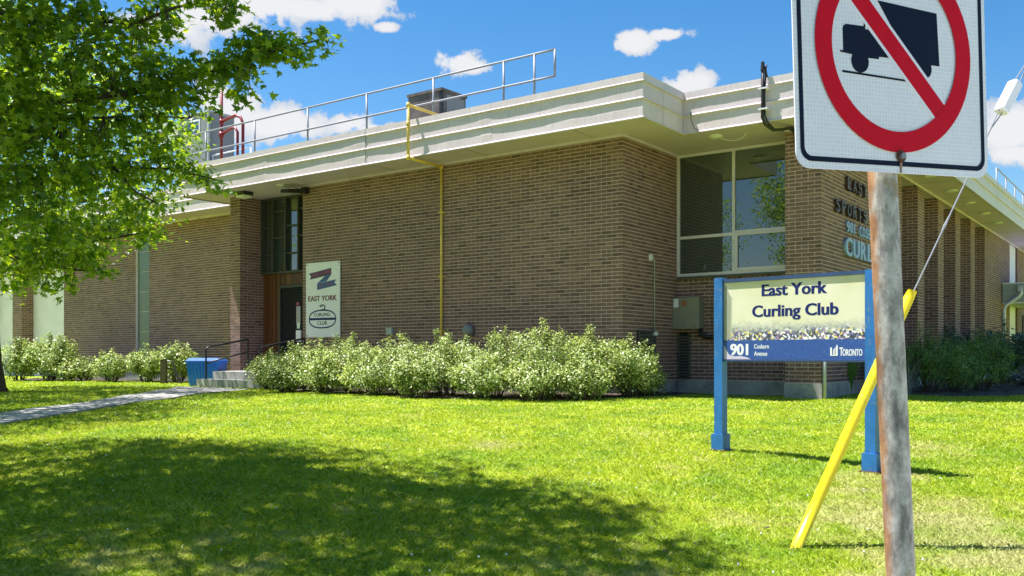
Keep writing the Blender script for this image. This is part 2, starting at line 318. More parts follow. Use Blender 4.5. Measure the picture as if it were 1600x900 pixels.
# ------------------------------------------------------------------ mesh builder
class MB:
    def __init__(s): s.v = []; s.f = []
    def add(s, vs, fs):
        o = len(s.v); s.v += [tuple(v) for v in vs]; s.f += [tuple(i+o for i in f) for f in fs]; return s
    def box(s, x0, x1, y0, y1, z0, z1):
        x0, x1 = sorted((x0, x1)); y0, y1 = sorted((y0, y1)); z0, z1 = sorted((z0, z1))
        return s.add([(x0,y0,z0),(x1,y0,z0),(x1,y1,z0),(x0,y1,z0),(x0,y0,z1),(x1,y0,z1),(x1,y1,z1),(x0,y1,z1)],
                     [(0,3,2,1),(4,5,6,7),(0,1,5,4),(1,2,6,5),(2,3,7,6),(3,0,4,7)])
    def tube(s, pts, r, n=8, cap=True):
        P = [Vector(p) for p in pts]; rs = r if isinstance(r, (list, tuple)) else [r]*len(P)
        o = len(s.v); up = None
        for i, p in enumerate(P):
            t = (P[min(i+1, len(P)-1)]-P[max(i-1, 0)]).normalized()
            if up is None: up = t.orthogonal().normalized()
            a = (up-t*up.dot(t)); a = a.normalized() if a.length > 1e-6 else t.orthogonal().normalized()
            up = a; b = t.cross(a)
            for k in range(n):
                q = 2*math.pi*k/n; s.v.append(tuple(p+(a*math.cos(q)+b*math.sin(q))*rs[i]))
        for i in range(len(P)-1):
            for k in range(n):
                k2 = (k+1) % n; s.f.append((o+i*n+k, o+i*n+k2, o+(i+1)*n+k2, o+(i+1)*n+k))
        if cap: s.f.append(tuple(o+k for k in range(n))[::-1]); s.f.append(tuple(o+(len(P)-1)*n+k for k in range(n)))
        return s
    def prism(s, poly, mp, t0, t1):           # polygon (u,v) through mp(u,v,w) from depth t0 to t1
        n = len(poly); vs = [mp(u, v, t1) for u, v in poly]+[mp(u, v, t0) for u, v in poly]
        return s.add(vs, [tuple(range(n)), tuple(range(2*n-1, n-1, -1))]+[(i, i+n, (i+1) % n+n, (i+1) % n) for i in range(n)])
def mk(name, vs, fs, m, smooth=False):
    me = bpy.data.meshes.new(name); me.from_pydata(vs, [], fs); me.update()
    for q in (m if isinstance(m, (list, tuple)) else [m]): me.materials.append(q)
    if smooth:
        me.polygons.foreach_set('use_smooth', [True]*len(me.polygons))
    return me
def mk_np(name, V, nper, m):                  # V (n, k, 3): n separate k-gons
    n, k = V.shape[:2]; me = bpy.data.meshes.new(name)
    me.vertices.add(n*k); me.vertices.foreach_set('co', V.reshape(-1).astype(np.float32))
    me.loops.add(n*k); me.loops.foreach_set('vertex_index', np.arange(n*k, dtype=np.int32))
    me.polygons.add(n); me.polygons.foreach_set('loop_start', np.arange(0, n*k, k, dtype=np.int32)); me.polygons.foreach_set('loop_total', np.full(n, k, np.int32))
    me.update(calc_edges=True); me.materials.append(m); return me

class Thing:
    def __init__(s, name, label, cat, base, frame='L', group=None, kind=None):
        s.base = Vector(base); s.frame = frame
        o = bpy.data.objects.new(name, None); COL.objects.link(o); s.o = o; s.name = name
        o.empty_display_size = .2
        s.place(o)
        if label: o['label'] = label
        if cat: o['category'] = cat
        if group: o['group'] = group
        if kind: o['kind'] = kind
    def place(s, o):
        x, y, z = s.base
        if s.frame == 'L': X, Y = l2w(x, y); o.rotation_euler = (0, 0, ANG)
        else: X, Y = x, y
        o.location = (X, Y, z+EYE)
    def part(s, name, mb, m, parent=None, label=None, kind=None, smooth=False):
        vs = [(a-s.base.x, b-s.base.y, c-s.base.z) for a, b, c in mb.v]
        o = bpy.data.objects.new(name, mk(name, vs, mb.f, m, smooth)); COL.objects.link(o); o.parent = parent or s.o
        if label: o['label'] = label
        if kind: o['kind'] = kind
        return o
    def part_np(s, name, V, m, parent=None, kind=None):
        V = V-np.array(s.base)
        o = bpy.data.objects.new(name, mk_np(name, V, V.shape[1], m)); COL.objects.link(o); o.parent = parent or s.o
        if kind: o['kind'] = kind
        return o
def solo(name, mb, m, label=None, cat=None, base=(0, 0, 0), frame='W', group=None, kind=None, smooth=False):
    vs = [(a-base[0], b-base[1], c-base[2]) for a, b, c in mb.v]
    o = bpy.data.objects.new(name, mk(name, vs, mb.f, m, smooth)); COL.objects.link(o)
    x, y, z = base
    if frame == 'L': X, Y = l2w(x, y); o.rotation_euler = (0, 0, ANG)
    else: X, Y = x, y
    o.location = (X, Y, z+EYE)
    for k, v in (('label', label), ('category', cat), ('group', group), ('kind', kind)):
        if v: o[k] = v
    return o

# ------------------------------------------------------------------ ground, path, beds
def tri_pts(seq): return seq
PATH_R = [(-6.9, -2), (-6.3, 6), (-5.9, 10.5), (-5.62, 13.1), (-5.68, 15.2), (-5.85, 17.6), (-5.45, 19.3)]
PATH_L = [(-8.1, -2), (-7.4, 6), (-6.75, 10.5), (-6.42, 13.1), (-6.55, 15.2), (-6.95, 17.6), (-7.55, 20.9)]
def build_ground():
    xs = np.unique(np.concatenate([np.linspace(-600, -40, 9), np.linspace(-40, -16, 13), np.linspace(-16, 16, 107), np.linspace(16, 40, 13), np.linspace(40, 600, 9)]))
    ys = np.unique(np.concatenate([np.linspace(-600, -40, 9), np.linspace(-40, 0, 21), np.linspace(0, 26, 105), np.linspace(26, 60, 13), np.linspace(60, 600, 8)]))
    X, Y = np.meshgrid(xs, ys); Z = gz(X, Y); nx = len(xs)
    mb = MB(); mb.v = [tuple(p) for p in np.stack([X.ravel(), Y.ravel(), Z.ravel()], 1)]
    mb.f = [(j*nx+i, j*nx+i+1, (j+1)*nx+i+1, (j+1)*nx+i) for j in range(len(ys)-1) for i in range(nx-1)]
    solo('ground', mb, M['ground'], kind='structure', smooth=True)
build_ground()
def lerp(a, b, t): return (a[0]+(b[0]-a[0])*t, a[1]+(b[1]-a[1])*t)
def build_path():
    pt = Thing('path', None, None, (-6.5, 12, float(gz(-6.5, 12))), 'W', kind='structure')
    def along(seq, n):
        out = []
        for a, b in zip(seq[:-1], seq[1:]):
            for i in range(n): out.append(lerp(a, b, i/n))
        return out+[seq[-1]]
    Rr, Ll = along(PATH_R, 4), along(PATH_L, 4)
    i = 0
    while i < len(Rr)-1:
        j = min(i+2, len(Rr)-1); mb = MB()
        g = .012
        ring = []
        A = [lerp(Rr[i], Rr[i+1], g), Rr[i+1], lerp(Rr[j], Rr[j-1], g)] if j-i == 2 else [lerp(Rr[i], Rr[j], g), lerp(Rr[j], Rr[i], g)]
        Bq = [lerp(Ll[i], Ll[i+1], g), Ll[i+1], lerp(Ll[j], Ll[j-1], g)] if j-i == 2 else [lerp(Ll[i], Ll[j], g), lerp(Ll[j], Ll[i], g)]
        h = .028+random.uniform(-.003, .004)
        for k in range(len(A)):
            for p in (A[k], Bq[k]):
                z = float(gz(*p)); mb.v += [(p[0], p[1], z+h), (p[0], p[1], z-.08)]
        for k in range(len(A)-1):
            a = k*4; b = a+4
            mb.f += [(a, b, b+2, a+2), (a, a+1, b+1, b), (a+2, b+2, b+3, a+3)]
        e = (len(A)-1)*4
        mb.f += [(0, 2, 3, 1), (e, e+1, e+3, e+2)]
        pt.part('slab', mb, M['slab'])
        i = j
build_path()
def build_street():
    def strip(name, x0, x1, ys, off, m, thick=.1):
        mb = MB(); xs = np.linspace(x0, x1, 41)
        for x in xs:
            for y in ys: mb.v.append((x, y, float(gz(x, y))+off))
        k = len(ys)
        for i in range(40):
            for j in range(k-1): a = i*k+j; mb.f.append((a, a+k, a+k+1, a+1))
        return mb
    road = solo('road', strip('road', -80, 80, np.linspace(-11, .2, 12), .012, M['asphalt']), M['asphalt'], kind='structure')
    sw = solo('sidewalk', strip('sidewalk', -80, 80, (1.0, 2.7, 3.6, 4.5), .02, M['walk']), M['walk'], kind='structure')
    kb = MB()
    for x in np.arange(-80, 80, 2.0):
        z = float(gz(x, .3)); kb.box(x+.006, x+1.994, .21, .38, z-.2, z+.13)
    solo('kerb', kb, M['concrete'], kind='structure')
build_street()
BEDS_L = [  # planting bed outlines in the building's axes
    [(-8.15, .0), (-8.15, -1.15), (-6.9, -1.9), (-4.8, -2.35), (-2.8, -2.7), (-1.7, -2.55), (-.87, -1.95), (0, -1.3), (.55, -.5), (.8, .3), (.45, 2.1), (0, 2.1), (0, 0)],
    [(-14.1, 1.45), (-13.9, .5), (-15.0, .45), (-16.5, -.1), (-18.3, -1.2), (-19.3, -1.35), (-20.2, -.3), (-22.0, 1.45)],
    [(3.05, 3.2), (3.5, 2.9), (4.6, 3.1), (5.5, 4.2), (5.9, 6.2), (6.2, 8.6), (6.4, 12), (3.05, 12)]]
def build_beds():
    for bd in BEDS_L:
        mb = MB(); W = [l2w(*p) for p in bd]; cx = sum(p[0] for p in W)/len(W); cy = sum(p[1] for p in W)/len(W)
        # fan of rings with small random relief
        rings = [1, .8, .55, .3]
        pts = []
        for a, b in zip(W, W[1:]+W[:1]):
            for k in range(5): pts.append(lerp(a, b, k/5))
        n = len(pts)
        for ri, r in enumerate(rings):
            for p in pts:
                x, y = cx+(p[0]-cx)*r, cy+(p[1]-cy)*r
                mb.v.append((x, y, float(gz(x, y))+(.006 if ri == 0 else .03+random.uniform(-.015, .03))))
        for ri in range(len(rings)-1):
            for k in range(n): k2 = (k+1) % n; mb.f.append((ri*n+k, ri*n+k2, (ri+1)*n+k2, (ri+1)*n+k))
        mb.f.append(tuple((len(rings)-1)*n+k for k in range(n)))
        solo('soil_bed', mb, M['soil'], kind='structure')
build_beds()

# ------------------------------------------------------------------ building
ZS, ZF = 3.9, 4.635            # soffit and fascia top
BASE = -.8
X1 = 3.023                     # plane of the right side wall
bld = Thing('sports_building', 'long brown brick sports hall with deep beige metal fascia and flat roof', 'building', (0, 0, BASE))
bricks = []                    # (axis, plane, a0, a1, z0, z1, outward)
def wall_face(axis, c, a0, a1, z0, z1, out, anchor=None, holes=()):
    """register the bricks of one wall face; axis 'y': face on y=c running in x, axis 'x': face on x=c running in y"""
    anchor = a1 if anchor is None else anchor
    r = 0; top = ZS
    while True:
        zt = top-r*.0672; zb = zt-.0672
        if zt <= z0+.01: break
        if zt > z1+1e-4: r += 1; continue
        header = r > 0 and r % 6 == 0
        pit = .1105 if header else .2210
        off = 0 if header else (0 if r % 2 else .1105)
        k0 = math.floor((a0-anchor-off)/pit)-1; k1 = math.ceil((a1-anchor-off)/pit)+1
        for k in range(k0, k1):
            b0 = max(anchor+off+k*pit, a0)+(.006 if anchor+off+k*pit > a0+.004 else 0); b1 = min(anchor+off+(k+1)*pit, a1)-(.006 if anchor+off+(k+1)*pit < a1-.004 else 0)
            if b1-b0 < .03: continue
            bricks.append((axis, c, b0, b1, max(zb+.013, z0), zt, out))
        r += 1
    return
def core(mb, x0, x1, y0, y1, z0, z1): mb.box(x0, x1, y0, y1, z0, z1)
E_ = .005
def wall(x0, x1, y0, y1, z0, z1, faces):
    """mortar core inset from its brick faces; faces: subset of front,right,left"""
    mb = MB().box(x0+(E_ if 'l' in faces else 0), x1-(E_ if 'r' in faces else 0), y0+(E_ if 'f' in faces else 0), y1, z0, z1)
    o = bld.part('wall', mb, M['mortar'])
    if 'f' in faces: wall_face('y', y0, x0, x1, z0, z1, -1, anchor=x1)
    if 'r' in faces: wall_face('x', x1, y0, y1, z0, z1, +1, anchor=y0)
    if 'l' in faces: wall_face('x', x0, y0, y1, z0, z1, -1, anchor=y0)
    return o
WALLS = {}
BB = -.474                     # bottom of the brickwork over the concrete foundation
W_front = wall(-8.385, 0, 0, 2.2, BB, ZS, 'fr')
W_bay = wall(0, 2.42, 2.188, 2.6, BB, 1.50, 'f')
W_pier = wall(2.405, X1, 1.40, 6.795, BB, ZS, 'fr')
W_fin = []
for y0, y1 in ((8.245, 8.9), (10.34, 11.0), (12.44, 13.1), (14.55, 15.21), (16.76, 21.54)):
    W_fin.append(wall(X1-1.1, X1, y0, y1, BB, ZS, 'fr'))
W_far = wall(X1-1.1, X1, 23.3, 34, BB, ZS, 'fr')
W_pillar = wall(-11.05, -10.67, 0, 1.45, BB, ZS, 'fr')
W_wing = wall(-16.85, -10.7, 1.45, 1.9, BB, ZS, 'f')
W_wing2 = wall(-21.75, -17.62, 1.45, 1.9, BB, ZS, 'f')
for x0, x1 in ((-25.23, -24.57), (-28.0, -27.34), (-30.8, -30.14), (-33.6, -32.94)):
    W_fin.append(wall(x0, x1, 1.45, 1.9, BB, ZS, 'fr'))
# backing walls inside the recesses, foundation, roof
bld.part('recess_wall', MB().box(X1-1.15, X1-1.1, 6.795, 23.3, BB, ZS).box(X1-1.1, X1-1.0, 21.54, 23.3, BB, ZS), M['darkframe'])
fb = MB()
fb.box(-8.36, -.02, .02, 2.2, -1.5, BB+.002).box(0.0, 2.42, 2.17, 2.6, -1.5, BB).box(2.39, X1+.015, 1.385, 6.81, -1.5, BB)
for y0, y1 in ((8.245, 8.9), (10.34, 11.0), (12.44, 13.1), (14.55, 15.21), (16.76, 21.54), (23.3, 34)): fb.box(X1-1.1, X1-.01, y0+.01, y1-.01, -1.5, BB)
fb.box(-21.7, -10.7, 1.47, 1.9, -1.5, BB).box(-11.04, -10.68, .01, 1.45, -1.5, BB)
bld.part('foundation', fb, M['concrete'])
bld.part('white_panel', MB().box(-24.57, -21.75, 1.85, 1.95, -1.2, ZS), M['white_panel'])
bld.part('white_panel', MB().box(-27.34, -25.23, 1.85, 1.95, -1.2, ZS), M['white_panel'])
bld.part('white_panel', MB().box(-30.14, -28.0, 1.85, 1.95, -1.2, ZS), M['white_panel'])
bld.part('panel_post', MB().box(X1-.3, X1-.05, 21.56, 23.2, BB, ZS).box(X1-.05, X1, 21.6, 21.75, BB, ZS), M['white_metal'])

# brickwork: the 300 bricks that show largest are parts of their walls, the rest is one joined part
def build_bricks():
    CX, CY, F = 800, 556, 1440
    owner = {('y', 0.0): W_front, ('x', 0.0): W_front, ('y', 2.188): W_bay, ('y', 1.4): W_pier, ('x', X1): W_pier}
    sc = []
    for i, (ax, c, a0, a1, z0, z1, out) in enumerate(bricks):
        am, zm = (a0+a1)/2, (z0+z1)/2
        def P(a, z):
            X, Y = l2w(a, c) if ax == 'y' else l2w(c, a); return CX+F*X/Y, CY-F*z/Y
        p, q = P(a0, zm), P(a1, zm); t, b = P(am, z1), P(am, z0)
        w = abs(q[0]-p[0]); h = abs(b[1]-t[1]); x, y = (p[0]+q[0])/2, (t[1]+b[1])/2
        vis = not (y > 525 and x < 1045) and not (1118 < x < 1385 and 425 < y < 568) and not (x > 1240 and y < 288) and not (1355 < x < 1420)
        if ax == 'x' and c == X1 and am > 6.8: vis = False
        if not vis or (ax, c) not in owner or x < 700: continue
        if ax == 'y' and c == 0.0 and a0 < -8.4: continue
        sc.append((-w*h, i))
    sc.sort(); pick = set(i for _, i in sc[:300])
    cache = {}; V = []
    for i, (ax, c, a0, a1, z0, z1, out) in enumerate(bricks):
        j = random.uniform(-.0012, .0012); w, h = a1-a0, z1-z0; d = .012
        if i in pick:
            key = (ax, round(w, 3), round(h, 3), out)
            if key not in cache:
                mb = MB()
                if ax == 'y': mb.box(-w/2, w/2, 0, d, -h/2, h/2)
                else: mb.box(-d, 0, -w/2, w/2, -h/2, h/2) if out > 0 else mb.box(0, d, -w/2, w/2, -h/2, h/2)
                me = mk('brick', mb.v, mb.f, M['brick_one']); cache[key] = me
            o = bpy.data.objects.new('brick', cache[key]); COL.objects.link(o)
            o.parent = owner[(ax, c)]
            am, zm = (a0+a1)/2, (z0+z1)/2
            o.location = (am, c+j, zm-BASE) if ax == 'y' else (c+j*out, am, zm-BASE)
            continue
        if ax == 'y': f, bk = c+j, c+d; q = lambda a, t, z: (a, t, z)
        else: f, bk = c+j*out, c-d*out; q = lambda a, t, z: (t, a, z)
        A, B, C, D = q(a0, f, z0), q(a1, f, z0), q(a1, f, z1), q(a0, f, z1); a, b, cc, dd = q(a0, bk, z0), q(a1, bk, z0), q(a1, bk, z1), q(a0, bk, z1)
        V.append(((A, B, C, D, a, b, cc, dd), (ax == 'y') == (out < 0)))
    mb = MB()
    for vs, flip in V:
        fs = [(0, 1, 2, 3), (0, 4, 5, 1), (1, 5, 6, 2), (2, 6, 7, 3), (3, 7, 4, 0)]
        if not flip: fs = [f[::-1] for f in fs]
        mb.add(vs, fs)
    bld.part('brickwork', mb, M['brick'], kind='stuff')
build_bricks()

# fascia: lapped metal bands swept round the roof edge
PROFILE = [(.030, 0, -.002), (0, 0, 0), (0, 0, .014), (.026, .3, .034), (.026, 1, .17), (.034, 1, .305), (.034, 0, .310), (0, 0, .316), (0, 0, .328), (.026, .3, .348), (.026, 1, .46), (.034, 1, .588), (.034, 0, .592), (-.004, 0, .598), (-.004, 0, .610), (.006, 0, .620), (.006, 0, .735), (.10, 0, .745)]
def fascia_run(P0, P1, e0, e1, plen=3.05, wav=1.0, backing=None):
    """P0->P1 with the outside on the right hand of travel; e = +1 convex corner, -1 concave, 0 open"""
    P0, P1 = Vector(P0), Vector(P1); d = (P1-P0); Ln = d.length; d.normalize(); nrm = Vector((d.y, -d.x))
    n = max(1, round(Ln/plen)); ph = random.uniform(0, 50)
    bk = MB()
    q = [P0, P1]
    i0 = .075
    a = P0+d*(i0*e0)-nrm*i0; b = P1-d*(i0*e1)-nrm*i0; a2 = a-nrm*.05; b2 = b-nrm*.05
    bk.add([(a.x, a.y, ZS+.01), (b.x, b.y, ZS+.01), (b2.x, b2.y, ZS+.01), (a2.x, a2.y, ZS+.01), (a.x, a.y, ZF-.02), (b.x, b.y, ZF-.02), (b2.x, b2.y, ZF-.02), (a2.x, a2.y, ZF-.02)],
           [(0,3,2,1),(4,5,6,7),(0,1,5,4),(1,2,6,5),(2,3,7,6),(3,0,4,7)])
    root = bld.part('fascia', bk, M['fascia'])
    def wv(s, z): return (math.sin(s*1.7+ph)+.6*math.sin(s*3.3+ph*2+z*2)+.2*math.sin(s*7.1+ph*.7))*.0050*wav
    for k in range(n):
        s0, s1 = Ln*k/n, Ln*(k+1)/n; m_ = max(2, int((s1-s0)/.11)); mb = MB(); np_ = len(PROFILE)
        lap = .004*(k % 2)+random.uniform(0, .003); ph = ph+random.uniform(.8, 2.4)
        for i in range(m_+1):
            s = s0+(s1-s0)*i/m_
            for ins, wob, z in PROFILE:
                w = wv(s, z)*wob+.001*random.uniform(-1, 1)*wob+wv(s, z)*.1
                t = ins+w-lap
                ss = s
                if i == 0 and k == 0: ss = s0+t*e0
                if i == m_ and k == n-1: ss = s1-t*e1
                p = P0+d*ss-nrm*t
                mb.v.append((p.x, p.y, ZS-.02+z))
        for i in range(m_):
            for j in range(np_-1):
                a = i*np_+j; b = a+np_; mb.f.append((a, b, b+1, a+1))
        bld.part('fascia_panel', mb, M['fascia'], parent=root)
YF, XF = -.88, .88
fascia_run((-11.85, .64), (-11.85, YF), -1, 1, wav=.4)
fascia_run((-11.85, YF), (XF, YF), 1, 1)
fascia_run((XF, YF), (XF, .60), 1, -1, plen=.9, wav=.35)
fascia_run((XF, .60), (3.92, .60), -1, 1)
fascia_run((3.92, .60), (3.92, 36), 1, 0, plen=2.6, wav=.3)
fascia_run((-38, .64), (-11.85, .64), 0, -1)
sf = MB()
def slab(x0, x1, y0, y1): sf.box(x0, x1, y0, y1, ZS, ZS+.03)
slab(-11.80, XF-.05, YF+.05, .65); slab(-10.67, -8.385, .65, 1.5); slab(XF-.05, 3.86, .65, 1.5); slab(0, 2.41, 1.5, 2.2); slab(0, XF-.05, .65, 1.5); slab(2.41, 3.86, 1.5, 36); slab(X1-1.1, 2.41, 2.6, 36); slab(-38, -11.8, .69, 1.95); slab(-11.8, -10.67, .65, 1.95)
soff = bld.part('soffit', sf, M['soffit'])
tr = MB()                      # trim along the head of the walls and soffit panel joints
tr.box(-8.385, .03, -.035, 0, ZS-.045, ZS-.002).box(0, .035, .001, 2.16, ZS-.045, ZS-.002).box(2.40, X1+.03, 1.365, 1.399, ZS-.045, ZS-.002).box(X1+.001, X1+.035, 1.40, 36, ZS-.045, ZS-.002)
tr.box(-38, -11.06, 1.41, 1.449, ZS-.05, ZS-.002)
bld.part('soffit_trim', tr, M['soffit'])
sj = MB()
for k in range(5): x = -10.3+2.44*k; sj.box(x-.004, x+.004, YF+.06, -.04, ZS-.003, ZS-.0005)
for k in range(12): y = 2.9+2.6*k; sj.box(X1+.04, 3.84, y-.004, y+.004, ZS-.003, ZS-.0005)
bld.part('soffit_joint', sj, M['louvre'])
rf = MB().box(-38, 3.8, .72, 36, ZF-.2, ZF-.06).box(-11.75, XF-.1, YF+.1, .72, ZF-.2, ZF-.06)
bld.part('roof', rf, M['roof'])

# big window in the bay
def window(x0, x1, z0, z1, y, fr_w, mull, transoms, m, name='window', panes=None, depth=.07, sill=True):
    mb = MB()
    mb.box(x0, x0+fr_w, y-depth, y, z0, z1).box(x1-fr_w, x1, y-depth, y, z0, z1).box(x0+fr_w, x1-fr_w, y-depth, y, z0, z0+fr_w).box(x0+fr_w, x1-fr_w, y-depth, y, z1-fr_w, z1)
    for mx in mull: mb.box(mx-fr_w/2, mx+fr_w/2, y-depth+.003, y-.003, z0+fr_w, z1-fr_w)
    for a, b, z in transoms: mb.box(a, b, y-depth+.006, y-.006, z-fr_w/2, z+fr_w/2)
    return bld.part(name, mb, m)
w = window(.0, 2.405, 1.53, ZS-.012, 2.188, .055, [1.16], [(.055, 1.133, 2.28), (1.188, 2.35, 2.31)], M['alu'])
def pane(par, x0, x1, z0, z1, y, m=M['glass']): bld.part('pane', MB().box(x0, x1, y, y+.012, z0, z1), m, parent=par)
pane(w, .055, 1.133, 2.307, ZS-.067, 2.15); pane(w, 1.188, 2.35, 2.337, ZS-.067, 2.152); pane(w, .055, 1.133, 1.585, 2.253, 2.149); pane(w, 1.245, 2.29, 1.64, 2.24, 2.135)
c = MB(); c.box(1.19, 1.245, 2.10, 2.16, 1.587, 2.281).box(2.29, 2.348, 2.10, 2.16, 1.587, 2.281).box(1.245, 2.29, 2.10, 2.16, 1.587, 1.64).box(1.245, 2.29, 2.10, 2.16, 2.24, 2.281)
bld.part('casement_frame', c, M['alu'], parent=w)
bld.part('window_sill', MB().box(.0, 2.404, 2.09, 2.20, 1.485, 1.528), M['louvre'])

# entrance: window over boarded panel and door
we = MB(); X0, XE = -10.66, -8.387; ye = .72
wd = window(X0, XE, 2.02, ZS-.012, ye, .05, [], [], M['darkframe'], depth=.10)
mm = MB()
for mx in (-10.19, -9.72, -9.25, -8.8): mm.box(mx-.022, mx+.022, ye-.13, ye, 2.07, ZS-.062)
cells = [(-10.61, -10.19, (2.5, 3.17)), (-10.19, -9.72, (2.9, 3.55)), (-9.72, -9.25, (2.5, 3.17)), (-9.25, -8.8, (2.9, 3.55)), (-8.8, -8.437, (2.5, 3.17))]
for a, b, zz in cells:
    for z in zz: mm.box(a+.022, b-.022, ye-.095, ye-.01, z-.018, z+.018)
bld.part('mullion', mm, M['darkframe'], parent=wd)
for a, b, zz in cells:
    zs = (2.07,)+zz+(ZS-.062,)
    for z0, z1 in zip(zs[:-1], zs[1:]): pane(wd, a+.024, b-.024, z0+.02, z1-.02, ye-.03+random.uniform(-.002, .002))
LZ = -.36                      # landing height
cl = bld.part('cladding', MB().box(X0, XE, ye+.01, ye+.08, LZ, 2.02), M['darkframe'])
x = X0+.004
while x < XE-.03:
    wbd = .088
    z0 = LZ if x+wbd < -10.03 else 1.73
    o = bld.part('board', MB().box(x, min(x+wbd-.008, XE), ye-.012-random.uniform(0, .006), ye+.01, z0+.01, 2.012), M['wood'], parent=cl); x += wbd
dr = bld.part('door', MB().box(-9.97, -8.93, ye-.02, ye+.03, LZ+.01, 1.66), M['door'])
bld.part('door_frame', MB().box(-10.03, -9.972, ye-.06, ye+.05, LZ, 1.725).box(-8.928, -8.87, ye-.06, ye+.05, LZ, 1.725).box(-9.972, -8.928, ye-.06, ye+.05, 1.663, 1.725), M['darkframe'], parent=dr)
bld.part('door_window', MB().box(-9.42, -9.27, ye-.026, ye-.021, .75, 1.2), M['glass'], parent=dr)
bld.part('notice', MB().box(-9.43, -9.25, ye-.03, ye-.022, .35, .62), M['white'], parent=dr)
bld.part('notice', MB().box(-9.39, -9.29, ye-.03, ye-.022, .66, .80), M['ink_white'], parent=dr)
st = MB(); st.prism([(-9.37+.06*math.cos(t*math.pi/6), 1.26+.045*math.sin(t*math.pi/6)) for t in range(12)], lambda u, v, t: (u, ye-.022-t, v), 0, .004)
bld.part('door_sticker', st, M['ink_pink'], parent=dr)
bld.part('door_handle', MB().tube([(-9.19, ye-.02, .32), (-9.19, ye-.075, .32), (-9.19, ye-.075, .58), (-9.19, ye-.02, .58)], .012, 8), M['alu'], parent=dr)
bld.part('wall_panel', MB().box(-8.868, XE, ye, ye+.05, LZ, 1.725), M['darkframe'])

# green glass strip in the wing, in stacked panes
gs = bld.part('strip_window', MB().box(-17.62, -17.56, 1.50, 1.56, BB, ZS).box(-16.91, -16.85, 1.50, 1.56, BB, ZS).box(-17.56, -16.91, 1.56, 1.6, BB, ZS), M['alu'])
z = BB
while z < ZS-.05:
    z1 = min(z+.60, ZS-.01); bld.part('pane', MB().box(-17.56, -16.91, 1.53, 1.545, z+.012, z1-.012), M['glass_green'], parent=gs)
    z = z1
# louvres
def louvre(x0, x1, y0, y1, z0, z1, axis, n, name='louvre_vent'):
    mb = MB()
    if axis == 'x':
        mb.box(x0, x0+.02, y0, y1, z0, z1); o = bld.part(name, mb, M['black'])
        f = MB().box(x0, x0+.05, y0, y0+.04, z0, z1).box(x0, x0+.05, y1-.04, y1, z0, z1).box(x0, x0+.05, y0+.04, y1-.04, z1-.04, z1)
        bld.part('vent_frame', f, M['louvre'], parent=o)
        for k in range(n):
            z = z0+(z1-z0-.05)*k/n+.01; s = MB().add([(x0+.045, y0+.04, z), (x0+.045, y1-.04, z), (x0+.02, y1-.04, z+.05), (x0+.02, y0+.04, z+.05), (x0+.045, y0+.04, z-.006), (x0+.045, y1-.04, z-.006), (x0+.02, y1-.04, z+.044), (x0+.02, y0+.04, z+.044)], [(0,1,2,3),(7,6,5,4),(0,4,5,1),(1,5,6,2),(3,2,6,7),(0,3,7,4)])
            bld.part('slat', s, M['louvre'], parent=o)
    else:
        mb.box(x0, x1, y0-.02, y0, z0, z1); o = bld.part(name, mb, M['black'])
        f = MB().box(x0, x0+.025, y0-.05, y0, z0, z1).box(x1-.025, x1, y0-.05, y0, z0, z1)
        bld.part('vent_frame', f, M['louvre'], parent=o)
        for k in range(n):
            z = z0+(z1-z0-.05)*k/n+.01
            bld.part('slat', MB().box(x0+.025, x1-.025, y0-.045, y0-.038+.01, z, z+.03), M['louvre'], parent=o)
louvre(.002, 0, .51, 1.18, BB, .47, 'x', 13)
louvre(.02, .25, 2.188, 0, BB+.02, .45, 'y', 15)

# canopy over the side door and its downspout
cp = MB(); cp.box(X1+.01, 6.4, 19.95, 24, 1.78, 2.36); cpo = bld.part('canopy', cp, M['canopy'])
for k, z in enumerate((1.78, 1.975, 2.17)): bld.part('canopy_board', MB().box(X1+.02, 6.42, 19.92, 19.95, z+.006, z+.188), M['canopy'], parent=cpo)
bld.part('canopy_soffit', MB().box(X1+.01, 6.4, 19.96, 24, 1.72, 1.777), M['white_metal'], parent=cpo)
bld.part('canopy_flashing', MB().box(X1+.01, 6.44, 19.90, 24, 2.362, 2.40), M['white_metal'], parent=cpo)
ds = MB().tube([(3.6, 19.84, 2.25), (3.6, 19.84, 2.02), (3.52, 19.84, 1.92), (3.17, 19.86, 1.68), (3.10, 19.86, 1.55), (3.10, 19.86, -.7)], .055, 8)
bld.part('downspout', ds, M['white_metal'], smooth=True)
bld.part('rain_head', MB().box(3.50, 3.70, 19.80, 19.92, 2.10, 2.30), M['grey_box'])
bld.part('side_door', MB().box(X1-.02, X1+.03, 24.5, 25.5, -.7, 1.5), M['door'])

# ------------------------------------------------------------------ lettering helper
def text_poly(txt, bold=.012, res=3):
    cu = bpy.data.curves.new('t', 'FONT'); cu.body = txt; cu.size = 1; cu.offset = bold; cu.resolution_u = res; cu.fill_mode = 'FRONT'
    o = bpy.data.objects.new('t', cu); COL.objects.link(o); dg = bpy.context.evaluated_depsgraph_get(); dg.update()
    me = bpy.data.meshes.new_from_object(o.evaluated_get(dg)); COL.objects.unlink(o); bpy.data.objects.remove(o); bpy.data.curves.remove(cu)
    V = np.array([v.co[:] for v in me.vertices]) if len(me.vertices) else np.zeros((0, 3)); Fs = [tuple(p.vertices) for p in me.polygons]
    # boundary edges for extrusion
    cnt = {}
    for f in Fs:
        for a, b in zip(f, f[1:]+f[:1]): cnt[(a, b)] = 1
    bd = [e for e in cnt if (e[1], e[0]) not in cnt]
    bpy.data.meshes.remove(me); return V, Fs, bd
